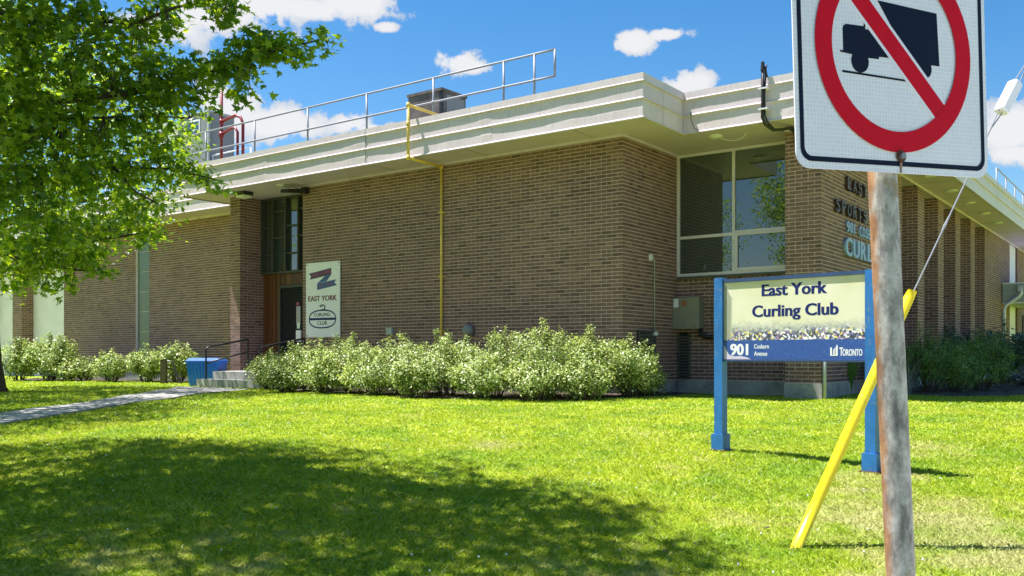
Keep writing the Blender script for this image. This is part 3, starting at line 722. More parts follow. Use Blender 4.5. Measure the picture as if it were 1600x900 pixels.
def text_mb(txt, u0, u1, v0, v1, mp, t0, t1, bold=.012, mb=None, capbox=None):
    if bold > .016:
        mb = mb or MB(); k = (bold-.012)*(u1-u0)/max(1, len(txt))*1.3
        for i, sh in enumerate((-k, 0, k)):
            text_mb(txt, u0+k+sh, u1-k+sh, v0, v1, mp, t0, t1+.00015*i*(1 if t1 < .5 else 0), .012, mb, capbox)
        return mb
    V, Fs, bd = text_poly(txt, bold)
    mn, mx_ = V.min(0), V.max(0)
    lo, hi = (mn[1], mx_[1]) if capbox is None else capbox
    U = u0+(V[:, 0]-mn[0])/(mx_[0]-mn[0])*(u1-u0); Vv = v0+(V[:, 1]-lo)/(hi-lo)*(v1-v0)
    n = len(V); vs = [mp(a, b, t1) for a, b in zip(U, Vv)]+[mp(a, b, t0) for a, b in zip(U, Vv)]
    fs = list(Fs)+[(a, a+n, b+n, b) for a, b in bd]
    mb = mb or MB(); mb.add(vs, fs); return mb

# raised letters on the side wall
def letters(txt, y0, pitch, z0, h, m, label, wfrac=.78, depth=.03, cat='lettering', bold=.02):
    t = Thing('wall_lettering', label, cat, (X1, y0, z0), 'L', group='raised letters on the brick side wall')
    mp = lambda u, v, w: (X1+.008+w, u, v)
    y = y0
    for ch in txt:
        if ch != ' ':
            ww = pitch*(wfrac if ch not in 'I1' else .25); off = 0 if ch not in 'I1' else pitch*.25
            t.part('letter', text_mb(ch, y+off, y+off+ww, z0, z0+h, mp, 0, depth, bold), m)
        y += pitch
    return t
letters('EAST YORK', 2.72, .335, 3.0, .23, M['letter_dark'], 'dark raised letters reading EAST YORK, top line on the brick side wall', .66, .05)
letters('SPORTS CENTRE', 2.06, .330, 2.52, .23, M['letter_dark'], 'dark raised letters reading SPORTS, second line on the brick side wall', .66, .05)
letters('901 COSBURN', 2.74, .195, 2.235, .20, M['letter_blue'], 'small pale blue letters reading 901 COSBURN on the brick side wall', .85, .03, bold=.03)
letters('CURLING', 2.60, .46, 1.80, .33, M['letter_blue'], 'large pale blue letters reading CURLING, lowest line on the side wall', .86, .05, bold=.05)

# ------------------------------------------------------------------ wall banner of the curling club
def banner():
    t = Thing('wall_sign', 'tall white East York Curling Club board with ribbon and curling stone beside the door', 'sign', (-7.68, -.03, .42))
    mp = lambda u, v, w: (u, -.032-w, v)
    t.part('board_panel', MB().box(-8.236, -7.122, -.032, -.012, .422, 2.108), M['white'])
    P = lambda name, poly, m, w=.002: t.part(name, MB().prism(poly, mp, 0, w), m)
    P('ribbon', [(-8.142, 1.869), (-7.398, 1.963), (-7.398, 1.818), (-8.107, 1.733), (-8.06, 1.802)], M['ink_purple'])
    P('ribbon', [(-7.60, 1.792), (-7.398, 1.816), (-7.55, 1.675), (-7.862, 1.634)][::1], M['ink_blue'], .003)
    P('ribbon', [(-7.858, 1.632), (-7.242, 1.70), (-7.30, 1.63), (-7.216, 1.572), (-7.858, 1.487)], M['ink_blue'], .004)
    def shear(u, v, w): return (u, -.032-w, v+(u+7.77)*.127)
    t.part('lettering', text_mb('WELCOME', -8.03, -7.42, 1.815, 1.885, shear, .002, .0045, .01), M['ink_pink'])
    def shear2(u, v, w): return (u, -.032-w, v+(u+7.54)*.11)
    t.part('lettering', text_mb('TO  THE', -7.80, -7.36, 1.56, 1.632, shear2, .004, .0065, .01), M['ink_pink'])
    t.part('lettering', text_mb('EAST YORK', -8.159, -7.216, 1.236, 1.355, mp, 0, .003, .045), M['ink_maroon'])
    def ring(cx, cz, rx, rz, th, n=48):
        mb = MB(); vs = []
        for k in range(n):
            a = 2*math.pi*k/n; ex = 2.0
            cxs, szs = math.copysign(abs(math.cos(a))**(.82), math.cos(a)), math.copysign(abs(math.sin(a))**(.82), math.sin(a))
            for q in (0, th): vs += [mp(cx+(rx-q)*cxs, cz+(rz-q)*szs, .003)]
        fs = [(2*k, 2*((k+1) % n), 2*((k+1) % n)+1, 2*k+1) for k in range(n)]
        return mb.add(vs, fs)
    t.part('stone_outline', ring(-7.688, .828, .448, .212, .030), M['ink_navy'])
    P('stone_band', [(-8.118, .805), (-7.258, .80), (-7.258, .852), (-8.118, .857)], M['ink_navy'])
    t.part('stone_handle', MB().tube([(-7.61, -.036, 1.04), (-7.605, -.036, 1.115), (-7.64, -.036, 1.142), (-7.70, -.036, 1.145), (-7.77, -.036, 1.132), (-7.75, -.036, 1.105), (-7.69, -.036, 1.115)], .011, 6), M['ink_navy'])
    P('stone_handle', [(-7.76, 1.035), (-7.56, 1.035), (-7.60, 1.05), (-7.72, 1.05)], M['ink_navy'])
    t.part('lettering', text_mb('CURLING', -7.968, -7.44, .888, .968, mp, 0, .003, .008), M['ink_black'])
    t.part('lettering', text_mb('CLUB', -7.858, -7.542, .698, .778, mp, 0, .003, .008), M['ink_black'])
    for x, z in ((-8.20, 2.07), (-7.158, 2.07), (-8.20, .46), (-7.158, .46)):
        t.part('screw', MB().tube([(x, -.032, z), (x, -.040, z)], .013, 8), M['rust'])
banner()

# ------------------------------------------------------------------ club sign on two blue posts
def club_sign():
    P0 = Vector((1.9243, 8.5)); P1 = Vector((2.9323, 7.5)); d = (P1-P0).normalized(); nrm = Vector((d.y, -d.x))  # towards the viewer
    if nrm.y > 0: nrm = -nrm
    mp = lambda u, v, w: (P0.x+d.x*u+nrm.x*w, P0.y+d.y*u+nrm.y*w, v)
    t = Thing('club_sign', 'East York Curling Club 901 Cosburn Avenue sign board between two blue posts on the lawn', 'sign', (P0.x, P0.y, float(gz(*P0))), 'W')
    L = 1.4199
    def bx(u0, u1, v0, v1, w0, w1): return MB().prism([(u0, v0), (u1, v0), (u1, v1), (u0, v1)], mp, w0, w1)
    for u in (0, L):
        g = float(gz(*(P0+d*u)))
        p = t.part('post', bx(u-.043, u+.043, g-.05, .705+(.012 if u == 0 else -.004), -.043, .043), M['blue_post'])
        t.part('post_sleeve', bx(u-.062, u+.062, g-.05, g+.155, -.062, .062), M['blue_post'], parent=p)
        t.part('post_foot', bx(u-.08, u+.08, g-.05, g+.012, -.08, .08), M['rust'], parent=p)
    t.part('top_rail', bx(.044, L-.044, .668, .700, -.028, .034), M['navy_rail'])
    t.part('bottom_rail', bx(.044, L-.044, -.050, -.034, -.02, .026), M['navy_rail'])
    bd = bx(.044, L-.044, -.034, .668, -.012, .016); t.part('backing', bd, M['grey_box'])
    # printed sheet with UVs in metres
    def sheet(name, u0, u1, v0, v1, w, m):
        o = t.part(name, bx(u0, u1, v0, v1, w-.002, w), m)
        uv = o.data.uv_layers.new(name='UVMap'); pts = [(u0, v0), (u1, v0), (u1, v1), (u0, v1)]
        for li, lp in enumerate(o.data.loops):
            q = pts[lp.vertex_index % 4]; uv.data[li].uv = (q[0]+.034, q[1]+.034)
        return o
    sheet('print', .046, L-.046, .140, .666, .0185, M['poster'])
    sheet('blue_band', .046, L-.046, -.032, .140, .0190, M['band'])
    T = lambda txt, u0, u1, v0, v1, m, bold, cap=None: t.part('lettering', text_mb(txt, u0, u1, v0, v1, mp, .0185, .0194, bold, capbox=cap), m)
    cap = (0, .73)
    T('East York', .430, 1.043, .528, .636, M['ink_navy'], .065, (-.02, .72)); T('Curling Club', .335, 1.144, .345, .452, M['ink_navy'], .062, (-.02, .72))
    T('901', .112, .298, .005, .109, M['ink_white'], .07); T('Cosburn', .355, .502, .064, .106, M['ink_white'], .02, (-.02, .72)); T('Avenue', .355, .486, .000, .042, M['ink_white'], .02, (-.02, .72))
    T('T', 1.150, 1.182, .000, .070, M['ink_white'], .04); T('ORONTO', 1.176, 1.346, .000, .056, M['ink_white'], .04)
    pr = lambda name, poly, m, a=.0185, b=.0212: t.part(name, MB().prism(poly, mp, a, b), m)
    pr('city_hall_mark', [(1.070, .000), (1.086, .000), (1.086, .066), (1.078, .072), (1.070, .066)], M['ink_white'])
    pr('city_hall_mark', [(1.119, .000), (1.136, .000), (1.136, .082), (1.127, .094), (1.119, .070)], M['ink_white'])
    pr('city_hall_mark', [(1.088, .000), (1.117, .000), (1.117, .008), (1.088, .008)], M['ink_white'])
    pr('city_hall_mark', [(1.096, .010), (1.103, .010), (1.103, .056), (1.096, .050)], M['ink_white']); pr('city_hall_mark', [(1.107, .010), (1.114, .010), (1.114, .07), (1.107, .06)], M['ink_white'])
    pr('corner_swoosh', [(.047, -.031), (.325, -.031), (.28, -.012), (.22, -.002), (.15, -.004), (.10, .012), (.075, .05), (.047, .10)], M['ink_lilac'], .0185, .0200)
    pr('printed_fold', [(.050, .655), (.066, .640), (.125, .53), (.120, .16), (.060, .145), (.050, .145)], simple('fold_print', (.33, .34, .26), .4), .0185, .0200)
    pr('printed_fold', [(.047, .665), (.058, .662), (.130, .535), (.1255, .155), (.120, .16), (.125, .53), (.066, .640)], simple('fold_edge_print', (.72, .72, .55), .4), .0185, .0204)
club_sign()

# ------------------------------------------------------------------ no-trucks sign on a leaning post
def truck_sign():
    P0 = Vector((.5967, 1.94)); d = Vector((.9195, .393)).normalized(); nrm = Vector((d.y, -d.x)); c = P0+d*.2775; cz = .68; a = R(2.0)
    ca, sa = math.cos(a), math.sin(a)
    def mp(u, v, w):
        uu = u*ca-v*sa; vv = u*sa+v*ca
        return (c.x+d.x*uu+nrm.x*w, c.y+d.y*uu+nrm.y*w, cz+vv)
    pc = lambda z: (.838-.046*(z-.406)-d.x*0+.0, 2.085, z)
    bz = float(gz(.92, 2.08))
    t = Thing('no_trucks_sign', 'no trucks road sign on a leaning rusty steel post in the foreground', 'traffic sign', (pc(bz)[0], 2.085, bz), 'W')
    t.part('post', MB().tube([pc(bz-.1), pc(-.9), pc(-.4), pc(0), pc(.4), pc(.9)], .0315, 24), M['pole'], smooth=True)
    def rrect(u0, u1, v0, v1, r, n=8):
        out = []
        for cx, cy, s in ((u1-r, v1-r, 0), (u0+r, v1-r, 90), (u0+r, v0+r, 180), (u1-r, v0+r, 270)):
            for k in range(n+1): q = R(s+90*k/n); out.append((cx+r*math.cos(q), cy+r*math.sin(q)))
        return out
    HB = .283
    pl = t.part('plate', MB().prism(rrect(-.284, .280, -.273, .300, .034), mp, -.003, 0), M['sheeting'])
    uv = pl.data.uv_layers.new(name='UVMap')
    inv = pl.data.vertices
    for li, lp in enumerate(pl.data.loops):
        v = inv[lp.vertex_index].co; q = Vector((v.x+t.base.x-c.x, v.y+t.base.y-c.y)); u_ = q.dot(d); v_ = v.z+t.base.z-cz
        uv.data[li].uv = (u_*ca+v_*sa+1, -u_*sa+v_*ca+1)
    o_, i_ = rrect(-.273, .269, -.258, .289, .028), rrect(-.262, .258, -.247, .278, .020)
    n = len(o_); vs = [mp(u, v, .0008) for u, v in o_]+[mp(u, v, .0008) for u, v in i_]
    t.part('border', MB().add(vs, [(k, (k+1) % n, (k+1) % n+n, k+n) for k in range(n)]), M['ink_black'])
    P = lambda name, poly, m, w: t.part(name, MB().prism(poly, mp, 0, w), m)
    # truck silhouette, facing left, cut by the slash
    body = [(-.149, .034), (-.146, .040), (-.138, .043), (-.090, .043), (-.087, .074), (-.0835, .074), (-.086, .037), (-.050, .035), (-.003, -.0195), (-.048, -.0195), (-.049, -.025), (-.078, -.025), (-.127, -.021), (-.158, -.0185), (-.158, -.0150), (-.149, -.015)]
    P('truck_cab', body, M['ink_black'], .0010)
    wh = lambda cx, cy, r: [(cx+r*math.cos(2*math.pi*k/24), cy+r*math.sin(2*math.pi*k/24)) for k in range(24)]
    P('truck_wheel', wh(-.103, -.0345, .0245), M['ink_black'], .0012)
    P('truck_box', [(-.048, .104), (.127, .094), (.132, -.025), (.107, -.0245), (.085, -.053), (.060, -.045)], M['ink_black'], .0010)
    P('truck_wheel', [(p[0], p[1]) for p in wh(.0850, -.034, .0225)], M['ink_black'], .0012)
    P('ground_line', [(-.153, -.062), (.050, -.0685), (.047, -.0645), (-.153, -.0575)], M['ink_black'], .0010)
    # slash with thin white edges, and the ring
    def strip(off0, off1, w, m, name, l=.20):
        ux, uy = -.7085, .7057          # along the slash, up-left
        px_, py_ = .7057, .7085
        q = [(px_*off0-ux*l, py_*off0-uy*l), (px_*off1-ux*l, py_*off1-uy*l), (px_*off1+ux*l, py_*off1+uy*l), (px_*off0+ux*l, py_*off0+uy*l)]
        P(name, q, m, w)
    strip(-.0280, .0280, .0016, M['white'], 'slash_edge', .19); strip(-.0205, .0205, .0020, M['ink_red'], 'slash')
    n = 72; vs = []
    for k in range(n):
        q = 2*math.pi*k/n; vs += [mp(.228*math.cos(q), .228*math.sin(q), .0026), mp(.182*math.cos(q), .182*math.sin(q), .0026)]
    t.part('ring', MB().add(vs, [(2*k, (2*k+2) % (2*n), (2*k+3) % (2*n), 2*k+1) for k in range(n)]), M['ink_red'])
    b = t.part('bolt', MB().prism(wh(.006, -.236, .0135), mp, .0026, .005), M['rust'])
    t.part('bolt_head', MB().prism([(.006+.007*math.cos(k*math.pi/3), -.236+.007*math.sin(k*math.pi/3)) for k in range(6)], mp, .005, .012), M['galv'], parent=b)
    P('rust_streak', [(.003, -.25), (.010, -.25), (.008, -.262), (.0075, -.273), (.0055, -.273), (.005, -.262)], simple('rust_stain', (.34, .20, .14), .8), .0031)
truck_sign()

# ------------------------------------------------------------------ guy wire with yellow guard, and its utility pole beyond the frame
def guy():
    g0 = Vector((1.70, 5.50, float(gz(1.70, 5.50))-.02)); g1 = Vector((2.44, 5.60, .39))
    t = Thing('guy_wire', 'steel guy wire rising from a bright yellow guard tube set in the lawn', 'guy wire', g0, 'W')
    dv = (g1-g0).normalized(); side = dv.cross(Vector((0, 0, 1))).normalized(); up = side.cross(dv).normalized()
    # half-round guard with lips, tapered a little to the top
    mb = MB(); prof = [(-.038, -.006), (-.040, .010), (-.030, .032), (-.010, .044), (.012, .044), (.031, .031), (.040, .010), (.038, -.006), (.020, -.014), (-.020, -.014)]
    ks = [0, .2, .4, .6, .8, .97, 1]
    for k in ks:
        p = g0.lerp(g1, k); s = 1.0-.08*k-(.12 if k == 1 else 0)
        for a, b in prof: mb.v.append(tuple(p+side*a*s+up*b*s))
    n = len(prof)
    for i in range(len(ks)-1):
        for j in range(n): j2 = (j+1) % n; mb.f.append((i*n+j, i*n+j2, (i+1)*n+j2, (i+1)*n+j))
    mb.f += [tuple(range(n)), tuple(range(len(ks)*n-1, (len(ks)-1)*n-1, -1))]
    t.part('guard', mb, M['guard'], smooth=True)
    A = Vector((3.00, 5.78, 1.42)); B = Vector((3.30, 5.90, 1.87)); dr = (B-g1).normalized(); E2 = B+dr*7.0
    t.part('wire', MB().tube([g1-dv*.3, g1, A], .0045, 6).tube([B+dr*.1, E2], .005, 6), M['galv'])
    t.part('turnbuckle', MB().tube([g1+(A-g1)*.36, g1+(A-g1)*.40, g1+(A-g1)*.46], [.005, .009, .005], 6), M['galv'])
    q = dr; s2 = q.cross(Vector((0, 0, 1))).normalized(); u2 = s2.cross(q)
    t.part('loop_wire', MB().tube([A, A.lerp(B, .35)+u2*.02, A.lerp(B, .7)+u2*.02, B+dr*.1], .004, 6).tube([A, A.lerp(B, .35)-u2*.02, A.lerp(B, .7)-u2*.02, B+dr*.1], .004, 6), M['galv'])
    c = A.lerp(B, .48)
    mb = MB(); o8 = [(-.075, -.05), (-.075, .05), (-.05, .075), (.05, .075), (.075, .05), (.075, -.05), (.05, -.075), (-.05, -.075)]
    L2 = .115
    for k in (-1, -.9, .9, 1):
        for a, b in o8: mb.v.append(tuple(c+q*L2*k+(s2*a*.5+u2*b*.5)*(1 if abs(k) < 1 else .86)))
    for i in range(3):
        for j in range(8): j2 = (j+1) % 8; mb.f.append((i*8+j, i*8+j2, (i+1)*8+j2, (i+1)*8+j))
    mb.f += [tuple(range(8)), tuple(range(31, 23, -1))]
    t.part('insulator', mb, M['white'])
    p = E2
    solo('utility_pole', MB().tube([(p.x, p.y, -1.0), (p.x, p.y, 3), (p.x, p.y, p.z+1.2)], [.17, .15, .12], 12), M['wood_grey'], 'round wooden utility pole that holds the guy wire', 'utility pole', (p.x, p.y, -1.0), 'W', smooth=True)
guy()

# ------------------------------------------------------------------ pipes, cables, boxes on the building
def pipe_y():
    x = -4.17; t = Thing('gas_pipe', 'yellow gas pipe stepping down from the roof over the fascia and brick wall', 'pipe', (x, -.05, -.5))
    yo = YF-.13
    t.part('pipe', MB().tube([(x+.10, .2, 4.80), (x, yo, 4.86)], .028, 10).tube([(x, yo, 4.86), (x, yo, 3.84)], .028, 10).tube([(x, yo, 3.84), (x+.02, -.055, 3.82)], .028, 10).tube([(x+.02, -.055, 3.82), (x+.02, -.055, -.45)], .026, 10), M['yellow_pipe'], smooth=True)
    for p in ((x, yo, 4.86), (x, yo, 3.84), (x+.02, -.055, 3.82), (x, yo, 4.50)):
        t.part('elbow', MB().tube([(p[0], p[1], p[2]-.045), (p[0], p[1], p[2]+.045)], .038, 10), M['yellow_pipe'], smooth=True)
    for z in (2.9, 1.6, .5): t.part('clamp', MB().box(x-.03, x+.07, -.085, 0, z-.015, z+.015), M['yellow_pipe'])
pipe_y()
def rail(name, pts_base, h, mid, label, axis='x', end=None, cat='railing', group=None, r=.022, m='galv'):
    """posts at given positions with a top and a middle rail"""
    b0 = pts_base[0]; t = Thing(name, label, cat, b0, 'L', group)
    for p in pts_base: t.part('post', MB().tube([p, (p[0], p[1], p[2]+h)], r, 8), M[m], smooth=True)
    for hh, nm in ((h, 'top_rail'), (mid, 'mid_rail')):
        t.part(nm, MB().tube([(p[0], p[1], p[2]+hh) for p in pts_base]+([] if not end else [(end[0], end[1], end[2]+hh)]), r, 8), M[m], smooth=True)
    if end: t.part('end_loop', MB().tube([(end[0], end[1], end[2]+h), (end[0], end[1], end[2]+mid)], r, 8), M[m], smooth=True)
    for p in pts_base:
        t.part('fitting', MB().tube([(p[0], p[1], p[2]+mid-.03), (p[0], p[1], p[2]+mid+.03)], r*1.45, 8), M[m], smooth=True)
    return t
RZ = 4.57
rail('roof_railing', [(x, -.1, RZ) for x in (-19.5, -17.6, -15.7, -13.8, -11.9, -9.98, -8.1, -6.22, -4.32, -2.54, -1.824)], 1.06, .57, 'long pipe railing along the front roof edge above the main fascia', end=(-1.365, -.1, RZ))
rail('roof_railing', [(X1+.2, y, RZ) for y in (17.55, 19.4, 21.3, 23.2, 25.1, 27, 29)], 1.22, .62, 'pipe railing on the roof edge of the right side wing')
rail('roof_railing', [(x, 1.9, RZ) for x in (-22, -20, -18, -16.2, -14.4, -12.7)], 1.14, .86, 'low pale railing around the rooftop cooling unit', m='white_metal')
# rooftop units
def hvac():
    t = Thing('roof_vent_box', 'dark weathered metal vent box on the roof behind the railing', 'rooftop unit', (-5.2, 1.0, RZ-.1))
    x0, x1, y0, y1, z0, z1 = -5.706, -4.751, .655, 1.46, RZ-.1, 5.66
    t.part('casing', MB().box(x0, x1, y0, y1, z0, z1-.03), M['hvac'])
    t.part('lid', MB().box(x0-.025, x1+.025, y0-.025, y1+.025, z1-.03, z1+.03), M['hvac'])
    t.part('seam', MB().box(x1-.06, x1+.008, y0-.008, y0+.05, z0, z1-.032), M['black'])
    t.part('side_panel', MB().box(x1, x1+.008, y0+.16, y1-.05, z0, z1-.08), M['cooling'])
    t = Thing('cooling_unit', 'tall grey rooftop cooling unit with a small blue name plate', 'rooftop unit', (-15.2, 2.2, RZ-.1))
    x0, x1, y0, y1, z0, z1 = -15.95, -14.469, 1.80, 2.68, RZ-.1, 7.0
    t.part('casing', MB().box(x0, x1, y0, y1, z0, z1-.05), M['cooling'])
    t.part('cap', MB().box(x0-.03, x1+.03, y0-.03, y1+.03, z1-.05, z1), M['grey_box'])
    p = t.part('name_plate', MB().box(-15.63, -14.86, y0-.012, y0, 6.36, 6.80), M['white'])
    t.part('plate_face', MB().box(-15.58, -14.91, y0-.016, y0-.012, 6.41, 6.75), M['navy_rail'], parent=p)
    t.part('access_door', MB().box(x1, x1+.012, y0+.12, y1-.1, z0+.3, z1-.35), M['cooling'])
    t.part('corner_trim', MB().box(x1-.03, x1+.015, y0-.015, y0+.03, z0, z1-.052), M['grey_box'])
    t = Thing('red_pipes', 'red painted pipe loops on the roof beside the cooling unit', 'pipe', (-12.7, .95, RZ-.1))
    t.part('riser', MB().tube([(-12.70, .95, RZ-.1), (-12.70, .95, 7.35)], .04, 8), M['red'], smooth=True)
    t.part('loop_pipe', MB().tube([(-12.70, .95, 6.22), (-12.1, .95, 6.30), (-11.90, .95, 6.22), (-11.80, .95, 6.05), (-11.80, .95, RZ-.1)], .04, 8), M['red'], smooth=True)
    t.part('loop_pipe', MB().tube([(-12.70, .95, 5.88), (-12.3, .95, 5.98), (-12.12, .95, 5.98), (-12.02, .95, 5.85), (-12.02, .95, RZ-.1)], .036, 8), M['red'], smooth=True)
    t.part('valve', MB().tube([(-12.70, .95, 5.80), (-12.70, .95, 5.94)], .075, 10).tube([(-12.70, .95, 6.16), (-12.70, .95, 6.28)], .06, 10), M['red'], smooth=True)
    t.part('cross_pipe', MB().tube([(-12.70, .95, 5.10), (-12.0, .95, 5.12)], .035, 8), M['red'], smooth=True)
hvac()
def ebox():
    t = Thing('electrical_box', 'wall mounted beige grey electrical cabinet with label and lock beneath the big window', 'electrical box', (.3, 2.1, .52))
    t.part('cabinet', MB().box(.02, .54, 1.95, 2.18, .53, 1.10), M['steel_box'])
    t.part('cover', MB().box(.005, .555, 1.925, 1.95, .515, 1.115), M['steel_box'])
    t.part('label_plate', MB().box(.03, .13, 1.921, 1.925, .93, 1.09), M['white']); t.part('warning_label', MB().box(.21, .30, 1.921, 1.925, .95, 1.06), simple('faded_orange', (.35, .12, .06), .5))
    t.part('padlock', MB().tube([(.46, 1.925, .58), (.46, 1.90, .58)], .022, 10), M['galv'])
    t.part('pipe', MB().tube([(.50, 2.10, .53), (.52, 2.10, .40), (.62, 2.10, .36), (1.05, 2.10, .35)], .045, 8), M['black'], smooth=True)
    t = Thing('meter_box', 'tall narrow pale grey meter box behind the left blue post', 'electrical box', (.95, 2.1, .2))
    t.part('cabinet', MB().box(.83, 1.13, 1.98, 2.18, .25, 1.12), M['grey_box'])
    t.part('meter_window', MB().box(.85, .95, 1.973, 1.98, .72, .85), M['black']); t.part('label_plate', MB().box(.85, .93, 1.975, 1.98, .92, 1.08), M['white'])
    t = Thing('wall_conduit', 'thin vertical conduit on the return wall left of the window', 'conduit', (.02, 1.151, .43))
    t.part('tube', MB().tube([(.02, 1.151, .45), (.02, 1.151, 1.78), (.02, 1.10, 1.82), (.02, 1.02, 1.82)], .011, 6), M['grey_box'], smooth=True)
    t.part('fitting', MB().box(0, .05, .97, 1.03, 1.76, 1.87), M['white']); t.part('outlet', MB().box(0, .06, 1.10, 1.22, .38, .45), M['white'])
    t = Thing('corner_downpipe', 'short grey pipe standing at the corner of the brick pier', 'pipe', (X1+.04, 1.44, -.78))
    t.part('tube', MB().tube([(X1+.045, 1.44, -.78), (X1+.045, 1.44, .3)], .032, 8), M['grey_box'], smooth=True); t.part('bracket', MB().box(X1, X1+.085, 1.41, 1.47, .05, .08), M['grey_box'])
    t = Thing('gas_meter', 'rounded grey gas meter cover against the wall behind the shrubs', 'gas meter', (-3.44, -.15, -.5))
    t.part('cover', MB().tube([(-3.44, -.02, .5), (-3.44, -.10, .5), (-3.44, -.15, .5), (-3.44, -.17, .5)], [.12, .12, .09, .03], 16), M['cooling'], smooth=True); t.part('riser', MB().tube([(-3.44, -.08, -.5), (-3.44, -.08, .36)], .03, 8), M['grey_box'])
    t = Thing('wall_outlet', 'small pale outlet box low on the brick wall right of the club board', 'outlet', (-5.6, -.05, .48))
    t.part('box', MB().box(-5.68, -5.52, -.07, 0, .45, .58), M['grey_box']); t.part('cover', MB().box(-5.69, -5.51, -.08, -.07, .57, .595), M['grey_box'])
ebox()
def cable():
    t = Thing('service_cable', 'thick black service cable clamped down the fascia and looping to the pier', 'cable', (2.34, .5, 3.8))
    y = .60-.07
    pts = [(2.34, .75, 4.60), (2.34, .60, 4.80), (2.34, y, 4.78), (2.34, y, 4.3), (2.335, y, 3.95), (2.36, y+.05, 3.84), (2.44, y+.2, 3.76), (2.52, y+.42, 3.80), (2.56, y+.62, 3.86), (2.60, y+.8, 3.82), (2.60, 1.385, 3.62)]
    t.part('cable', MB().tube(pts, .026, 8), M['rubber'], smooth=True)
    t.part('cable', MB().tube([(p[0]+.04+.015*math.sin(i*2.1), p[1]+.012, p[2]+.01) for i, p in enumerate(pts[1:])], .015, 8), M['rubber'], smooth=True)
    for z in (4.42, 4.08): t.part('clamp', MB().box(2.27, 2.43, y-.035, .60+.05, z-.012, z+.012), M['white_metal'])
    t.part('weather_head', MB().tube([(2.34, y, 4.72), (2.34, y, 4.86)], [.04, .028], 8), M['rubber'])
    t = Thing('loose_wire', 'thin loose wire sagging under the soffit beside the inner fascia corner', 'wire', (1.2, 1.0, 3.85))
    t.part('wire', MB().tube([(1.0, .62, 4.25), (1.04, .56, 4.1), (1.10, .56, 3.95), (1.22, .58, 3.86)], .006, 5), M['black'])
    t.part('wire', MB().tube([(1.24, .95, 3.89), (1.27, 1.05, 3.85), (1.31, 1.15, 3.88), (1.40, 1.15, 3.82), (1.55, 1.25, 3.80), (1.70, 1.25, 3.83), (1.78, 1.2, 3.895)], .006, 5), M['white_metal'])
cable()
def disc_light(x, y, label, r=.13, group='round lights under the roof overhang'):
    t = Thing('soffit_light', label, 'ceiling light', (x, y, ZS), 'L', group)
    t.part('rim', MB().tube([(x, y, ZS-.001), (x, y, ZS-.022), (x, y, ZS-.026)], [r, r, r*.9], 20), M['white_metal'])
    t.part('diffuser', MB().tube([(x, y, ZS-.026), (x, y, ZS-.034)], [r*.75, r*.6], 20), M['lamp'])
disc_light(1.26, 1.10, 'flat round soffit light with loose wire beside the inner fascia corner')
for y, lb in ((5.1, 'round soffit light over the lettered wall, hidden behind the truck sign'), (7.2, 'nearest round soffit light in front of the first brick fin'), (9.45, 'round soffit light in front of the second brick fin'), (11.6, 'round soffit light in front of the third brick fin'), (13.75, 'round soffit light in front of the fourth brick fin'), (15.95, 'farthest round soffit light in front of the long side wall')):
    disc_light(3.5 if y > 6 else 3.5, y, lb, .14)
disc_light(-8.65, -.42, 'small round plate on the soffit beside the floodlight wires', .10)
def floods():
    t = Thing('entrance_light', 'square dark rimmed lamp under the soffit above the entrance pillar', 'ceiling light', (-9.99, -.37, ZS))
    x, y = -10.1, -.32
    t.part('rim', MB().box(x-.17, x+.17, y-.14, y+.14, ZS-.09, ZS-.001), M['black']); t.part('diffuser', MB().prism([(x-.15, y-.12), (x+.15, y-.12), (x+.15, y+.12), (x-.15, y+.12)], lambda u, v, w: (u, v, ZS-.09-w), 0, .05), M['lamp'])
    t = Thing('floodlight', 'black floodlight fixed at the head of the wall beside the entrance window', 'floodlight', (-8.3, -.1, 3.7))
    t.part('bracket', MB().box(-8.30, -8.16, -.14, 0, 3.70, 3.84), M['black'])
    t.part('head', MB().add([(-8.66, -.42, 3.72), (-8.40, -.42, 3.70), (-8.34, -.10, 3.72), (-8.60, -.10, 3.74), (-8.66, -.40, 3.80), (-8.40, -.40, 3.78), (-8.34, -.12, 3.82), (-8.60, -.12, 3.84)], [(0,3,2,1),(4,5,6,7),(0,1,5,4),(1,2,6,5),(2,3,7,6),(3,0,4,7)]), M['black'])
    t.part('lens', MB().add([(-8.63, -.39, 3.714), (-8.42, -.39, 3.694), (-8.37, -.14, 3.714), (-8.58, -.14, 3.734)], [(0, 3, 2, 1)]), M['grey_box'])
    t.part('wire', MB().tube([(-8.35, -.1, 3.80), (-8.45, -.25, 3.86), (-8.52, -.30, 3.83), (-8.60, -.36, 3.86), (-8.65, -.42, 3.88)], .008, 5), M['black'])
floods()

